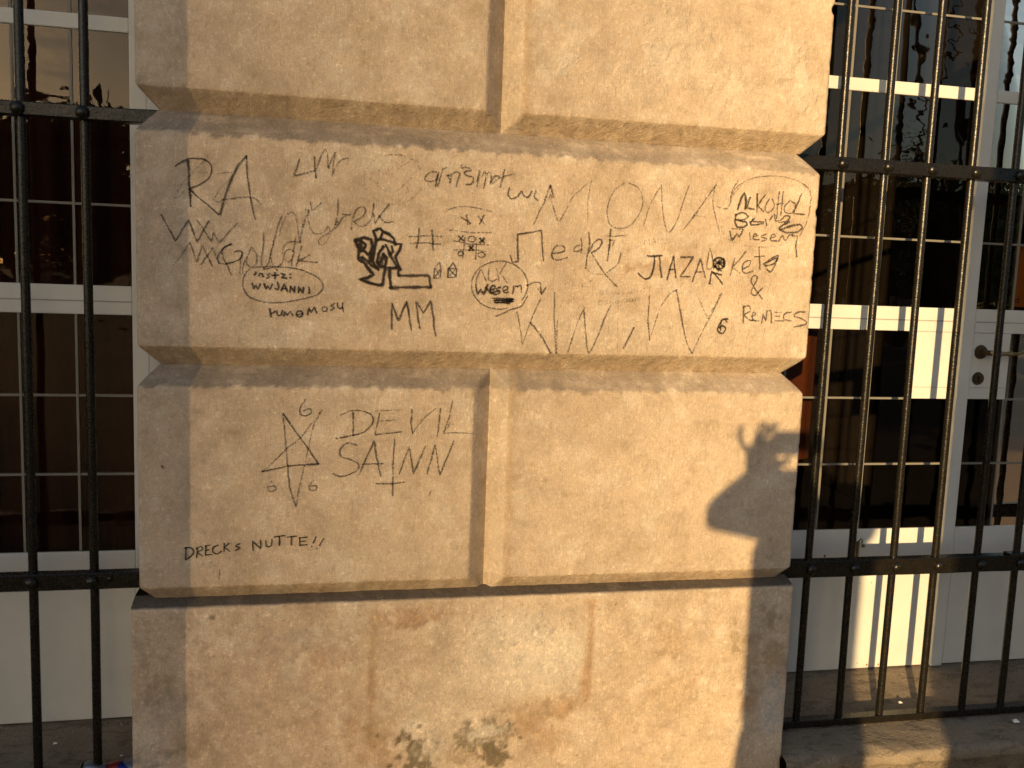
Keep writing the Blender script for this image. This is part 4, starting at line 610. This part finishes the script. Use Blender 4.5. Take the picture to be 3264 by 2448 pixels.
scrap(2.285, .195, -1.7405, .007, 'tiny white scrap on the sunlit patch of the right sill')
scrap(2.60, .055, -1.754, .012, 'white paper scrap in the shade at the far right end of the sill')
scrap(-.285, .30, -1.751, .006, 'tiny white scrap on the dark left sill between two bars')
scrap(-.095, .22, -1.757, .004, 'tiny pale crumb on the dark left sill close to the pier')
GRIT = simple('sandy_grit', (.34, .28, .20), .9)
m = MB(); rg_ = random.Random(3)
for k in range(420):
    rt = k % 2; y = rg_.uniform(-.03, .40) if rg_.random() < .5 else rg_.uniform(.33, .405); x = rg_.uniform(1.77, 3.1) if rt else rg_.uniform(-.9, -.02)
    z = (-1.722 if rt else -1.743)+(-.042 if rt else -.032)*(.8*(.43-y)/.23 if y > .2 else .8+.2*(.2-y)/.25)+.0015; s = .0009+.0024*rg_.random()**3
    m.v += [(x-s, y-s, z), (x+s, y-s*.7, z), (x+s*.2, y+s, z), (x, y, z+s*1.4)]; n = len(m.v)-4; m.f += [(n, n+1, n+3), (n+1, n+2, n+3), (n+2, n, n+3)]; m.m += [0]*3
tag(m.build('grit', GRIT), 'sandy grit scattered over the two door sills', 'grit', kind='stuff')
# ---------------------------------------------------------------- photographer (casts the shadow)
SKIN = simple('skin', (.45, .27, .18), .55, 0, .0005, 150); SHIRT = simple('grey_cotton', (.16, .16, .17), .9, 0, .001, 250); JEANS = simple('blue_denim', (.05, .07, .12), .9, 0, .001, 300); HAIR = simple('brown_hair', (.05, .03, .018), .6, 0, .003, 120); SHOE = simple('white_sneaker', (.6, .6, .58), .6)
def blend(name, m, mat, parent, vox, label=None, it=6):
    o = m.build(name, mat, parent, smooth=True)
    r = o.modifiers.new('remesh', 'REMESH'); r.mode = 'VOXEL'; r.voxel_size = vox; r.use_smooth_shade = True
    s = o.modifiers.new('smooth', 'SMOOTH'); s.iterations = it; s.factor = .5
    return o
def cap(m, pts, rs):
    m.tube(pts, rs, 12)
    for p, r in zip(pts, rs): m.ball(p, r, nu=12, nv=8)
ps = empty('person', (.37, -2.66, -2.17), 'person in a grey shirt and jeans standing behind the camera holding up a phone', 'person')
sx = .362; sy = -2.64
m = MB()   # head, neck, hands, forearms in one continuous body with the trunk under the clothes
hc = Vector((.264, -2.62, -.572))
m.ball(hc+Vector((0, -.01, .02)), (.076, .096, .10), nu=20, nv=14); m.ball(hc+Vector((.006, .035, -.045)), (.055, .055, .062)); m.ball(hc+Vector((.018, .093, -.015)), (.012, .018, .02)); m.ball(hc+Vector((-.076, 0, -.01)), (.012, .02, .03)); m.ball(hc+Vector((.078, -.01, -.01)), (.012, .02, .03))
m.ball(hc+Vector((.016, .088, -.052)), (.022, .010, .008)); m.ball(hc+Vector((-.02, .080, .012)), (.014, .010, .010)); m.ball(hc+Vector((.048, .076, .012)), (.014, .010, .010))
cap(m, [hc+Vector((0, -.02, -.06)), Vector((sx-.005, sy-.01, -.70))], [.055, .062])
m.ball((sx, sy, -.86), (.15, .09, .22)); m.ball((sx, sy, -1.14), (.14, .095, .20))
def arm(S_, E_, W_): cap(m, [S_, S_.lerp(E_, .5), E_], [.052, .046, .042]); cap(m, [E_, E_.lerp(W_, .35), W_], [.042, .040, .027])
EL = Vector((.192, -2.43, -.606)); WL = Vector((.340, -2.325, -.528)); ER = Vector((.632, -2.48, -.685)); WR = Vector((.585, -2.37, -.535))
SLp = Vector((.235, -2.61, -.538)); SR = Vector((.51, -2.66, -.665))
arm(SLp, EL, WL); arm(SR, ER, WR)
PL = Vector((.352, -2.300, -.480)); m.ball(PL, (.042, .022, .052)); m.ball(PL+Vector((.004, 0, .022)), (.044, .019, .036)); m.ball((.388, -2.298, -.500), (.034, .018, .036)); cap(m, [WL, PL], [.027, .028])
def fin(*p, r=.0075): cap(m, [Vector(q) for q in p], [r*1.1]+[r]*(len(p)-2)+[r*.85])
fin((.325, -2.30, -.462), (.302, -2.30, -.440), (.288, -2.30, -.412), (.293, -2.30, -.386), r=.0078)           # little finger
fin((.342, -2.30, -.440), (.344, -2.30, -.405), (.353, -2.30, -.384), (.362, -2.30, -.377), r=.0098)           # ring finger
fin((.354, -2.30, -.435), (.366, -2.30, -.408), (.380, -2.30, -.390), (.397, -2.30, -.378), r=.0092)           # middle finger
fin((.372, -2.30, -.440), (.392, -2.305, -.416), (.412, -2.31, -.402), (.436, -2.318, -.408), r=.0098)         # index finger
fin((.375, -2.30, -.488), (.402, -2.312, -.488), (.420, -2.318, -.482), (.430, -2.318, -.474), r=.0105)        # thumb
PR = Vector((.575, -2.345, -.475)); m.ball(PR, (.028, .022, .042)); cap(m, [WR, PR], [.027, .028])
for k, zz in enumerate((-.430, -.446, -.463, -.480)): fin((.580, -2.345, zz), (.588, -2.325, zz+.004), (.574, -2.318, zz+.006), (.556, -2.322, zz+.006), r=.0078)
fin((.565, -2.352, -.492), (.545, -2.352, -.503), (.525, -2.350, -.496), (.512, -2.346, -.486), r=.0090)
blend('body', m, SKIN, ps, .0042, it=4)
m = MB(); m.ball((sx, sy, -.78), (.19, .105, .18)); m.ball((sx, sy, -1.0), (.19, .11, .26)); m.ball((sx, sy, -1.10), (.19, .115, .16)); cap(m, [SLp, (sx-.01, sy-.01, -.645), SR], [.070, .088, .070]); m.tube([(sx, sy, -.80), (sx, sy, -1.0), (sx, sy, -1.22)], [.15, .15, .14], 20); cap(m, [(sx-.098, sy, -.70), (sx-.098, sy, -1.17)], [.092, .090]); cap(m, [(sx+.098, sy, -.74), (sx+.098, sy, -1.17)], [.092, .090])
cap(m, [SLp, SLp.lerp(EL, .5), EL+Vector((.002, 0, .0))], [.070, .062, .055]); cap(m, [EL, EL.lerp(WL, .45), EL.lerp(WL, .9)], [.055, .050, .042]); cap(m, [SR, SR.lerp(ER, .5), ER], [.066, .062, .056]); cap(m, [ER, ER.lerp(WR, .85)], [.056, .038])
cap(m, [Vector((.150, -2.45, -.625)), Vector((.25, -2.50, -.640))], [.028, .034])
blend('shirt', m, SHIRT, ps, .009, it=5)
m = MB()
for sgn, ft in ((-1, -.145), (1, .15)):
    cap(m, [(sx+sgn*.106, sy, -1.24), (sx+sgn*.135, sy+.015, -1.50), (sx+ft*.85, sy+.02, -1.72), (sx+ft, sy-.01, -2.0), (sx+ft, sy-.02, -2.08)], [.088, .078, .064, .056, .056])
m.ball((sx, sy, -1.19), (.18, .115, .10))
blend('trousers', m, JEANS, ps, .010, it=5)
for ft in (-.145, .15):
    m = MB(); m.ball((sx+ft, sy+.05, -2.135), (.045, .13, .042)); m.ball((sx+ft, sy-.03, -2.115), (.042, .06, .05)); m.box(sx+ft-.042, sx+ft+.042, sy-.07, sy+.15, -2.169, -2.15, bev=.008); blend('shoe', m, SHOE, ps, .008)
m = MB(); m.ball(hc+Vector((0, -.022, .032)), (.083, .098, .098), nu=20, nv=14); m.ball(hc+Vector((0, -.06, -.02)), (.072, .055, .07)); blend('hair', m, HAIR, ps, .007)
ph = empty('smartphone', (.473, -2.30, -.435), 'black smartphone held sideways in front of the photographer', 'phone')
def pbox(name, u0, u1, v0, v1, w0, w1, mat):
    m = MB(); m.box(u0, u1, w0, w1, v0, v1, bev=min(.0035, (w1-w0)*.4))
    m.v = [tuple(CAM+RIGHT*v[0]+FWD*v[1]+UP*v[2]) for v in m.v]; return m.build(name, mat, ph)
BK = simple('black_glass', (.02, .02, .022), .15); pbox('phone_body', -.044, .104, -.060, .010, -.0165, -.0092, simple('grey_aluminium', (.25, .25, .26), .35, .9)); pbox('phone_screen', -.036, .096, -.057, .007, -.0175, -.0168, BK)
# ---------------------------------------------------------------- unseen pillars added to cut the sun off at both sides
def pillar(x0, x1, y0, y1, ns, label):
    p = empty('sun_blocker_pillar', ((x0+x1)/2, (y0+y1)/2, -2.17), label, 'pillar', 'added pillars blocking the sun')
    for i in range(ns):
        m = MB(); z = -1.93+.58*i; m.box(x0, x1, y0, y1, z+.001, z+.579, bev=.006); m.build('stone', STONEP, p)
    m = MB(); m.box(x0-.0, x1+.0, y0-.05, y1+.05, -2.171, -1.93, bev=.01); m.build('base_stone', STONEP, p)
    m = MB(); m.box(x0-.03, x1+.03, y0-.08, y1+.08, -1.93+.58*ns, -1.76+.58*ns, bev=.02); m.build('cap_stone', STONEP, p)
pillar(-2.85, -1.914, -3.7, -3.2, 5, 'added unseen stone pillar behind the photographer, shading the left edge of the pier')
pillar(.415, 1.25, -3.9, -3.4, 6, 'added unseen stone pillar behind the photographer, shading the right part of the right door')
# ---------------------------------------------------------------- unseen far tower added so its edge half covers the sun
FB = simple('pale_render', (.5, .45, .38), .9); FR = simple('red_roof_tile', (.25, .09, .05), .9); WN = simple('dark_window', (.03, .03, .035), .2)
fx = -110.1; tw = empty('sun_blocker_tower', (fx-9, -193, -2.17), 'added unseen tower block far away, its edge partly covering the low sun', 'building')
m = MB(); m.box(fx-18, fx, -200, -187, -2.17, 46); m.build('wall', FB, tw); m = MB(); m.box(fx-18.6, fx+.0, -200, -186.4, 46.01, 47); m.build('roof', FR, tw)
for i in range(12):
    for k in range(5):
        m = MB(); m.box(fx-16.4+k*3.4, fx-14.6+k*3.4, -187, -186.93, 1+i*3.6, 2.8+i*3.6); m.build('window', WN, tw)
# ---------------------------------------------------------------- trees behind the photographer, mirrored in the panes
BARK = simple('bark', (.07, .05, .035), .95, 0, .02, 20); LEAF = simple('leaves', (.05, .07, .022), .8, 0, .002, 40)
def tree(name, x, y, h, cw, ch, trunk, nleaf, ls, label, group, lean=0, seed=0, low=.25):
    rnd = random.Random(seed); z0 = -2.17
    r = empty(name, (x, y, z0), label, 'tree', group)
    m = MB(); P = [(x+lean*h*t+.25*trunk*2*nz(t*5, seed+.5), y+.2*trunk*nz(t*4, seed+3.3), z0+h*.93*t) for t in [i/9 for i in range(10)]]
    m.tube(P, [trunk*(1-.75*i/9) for i in range(10)], 8)
    clumps = []
    for k in range(14):
        t = low+(.93-low)*rnd.random(); i = min(8, int(t*9)); p = Vector(P[i]).lerp(Vector(P[i+1]), t*9-i) if i < 9 else Vector(P[9])
        an = rnd.random()*6.283; L_ = cw*(.35+.55*rnd.random())*(1-.5*abs(t-.55)); q = p+Vector((math.cos(an)*L_, math.sin(an)*L_, L_*.55))
        m.tube([p, p.lerp(q, .5)+Vector((0, 0, -.06*L_)), q], [trunk*.28, trunk*.18, trunk*.07], 5); clumps.append(q)
    m.build('trunk', BARK, r)
    m = MB(); cz = z0+h-ch/2
    for k in range(26):
        u = rnd.random()*6.283; v = rnd.uniform(-1, 1); rr = rnd.random()**.4
        clumps.append(Vector((x+lean*h*.8+cw*rr*math.cos(u)*math.sqrt(1-v*v), y+cw*rr*math.sin(u)*math.sqrt(1-v*v), cz+ch/2*rr*v)))
    cr = min(cw, ch)*.34
    for k in range(nleaf):
        c = clumps[rnd.randrange(len(clumps))]; d = Vector((rnd.gauss(0, 1), rnd.gauss(0, 1), rnd.gauss(0, .8)))*cr*.5; c2 = c+d
        a = Vector((rnd.gauss(0, 1), rnd.gauss(0, 1), rnd.gauss(0, 1))).normalized()*ls; b = a.cross(Vector((rnd.gauss(0, 1), rnd.gauss(0, 1), rnd.gauss(0, 1)))).normalized()*ls*.6
        m.quad(tuple(c2-a), tuple(c2+b), tuple(c2+a), tuple(c2-b))
    m.build('crown', LEAF, r)
LBL = ['round leafy tree', 'broad dark tree', 'ragged green tree', 'low spreading tree']
sl_list = [(-.34, 66, 10.6), (-.28, 60, 10.9), (-.21, 70, 10.4), (-.12, 64, 10.2), (0, 72, 11), (.13, 60, 9.5), (.27, 66, 9), (.40, 62, 9.4), (.53, 70, 10.5), (.66, 66, 10.5), (.72, 60, 9.6), (.80, 68, 11.5), (.88, 62, 10.4), (.97, 66, 11.4), (1.08, 60, 11.6), (1.2, 64, 12.5)]
for i, (s_, dd, h) in enumerate(sl_list):
    x = .44+s_*dd; y = -dd; nth = ['first', 'second', 'third', 'fourth', 'fifth', 'sixth', 'seventh', 'eighth', 'ninth', 'tenth', 'eleventh', 'twelfth', 'thirteenth', 'fourteenth', 'fifteenth', 'sixteenth'][i]
    tree('leafy_tree', x, y, h*.97, 5.0, h*.98, .28, 3400, .42, '%s behind the photographer, %s from the sun side' % (LBL[i % 4], nth), 'trees of the far tree line', seed=i+1, low=.12)
tree('slender_tree', 2.314-.02+.696*25, .41-25, 19, .35, 5, .17, 700, .16, 'tall slender tree with wavy trunk, the nearer of two', 'slender trees', .006, 31, .1)
tree('slender_tree', 2.434+.741*29, .41-29, 21, .35, 5, .19, 600, .16, 'tall slender tree with wavy trunk, the farther of two', 'slender trees', .012, 32, .1)
tree('young_tree', 2.25+.674*20, .41-20, 6.3, .95, 4.2, .05, 520, .10, 'young thin tree with sparse leaves behind the photographer', None, 0, 33, .2)
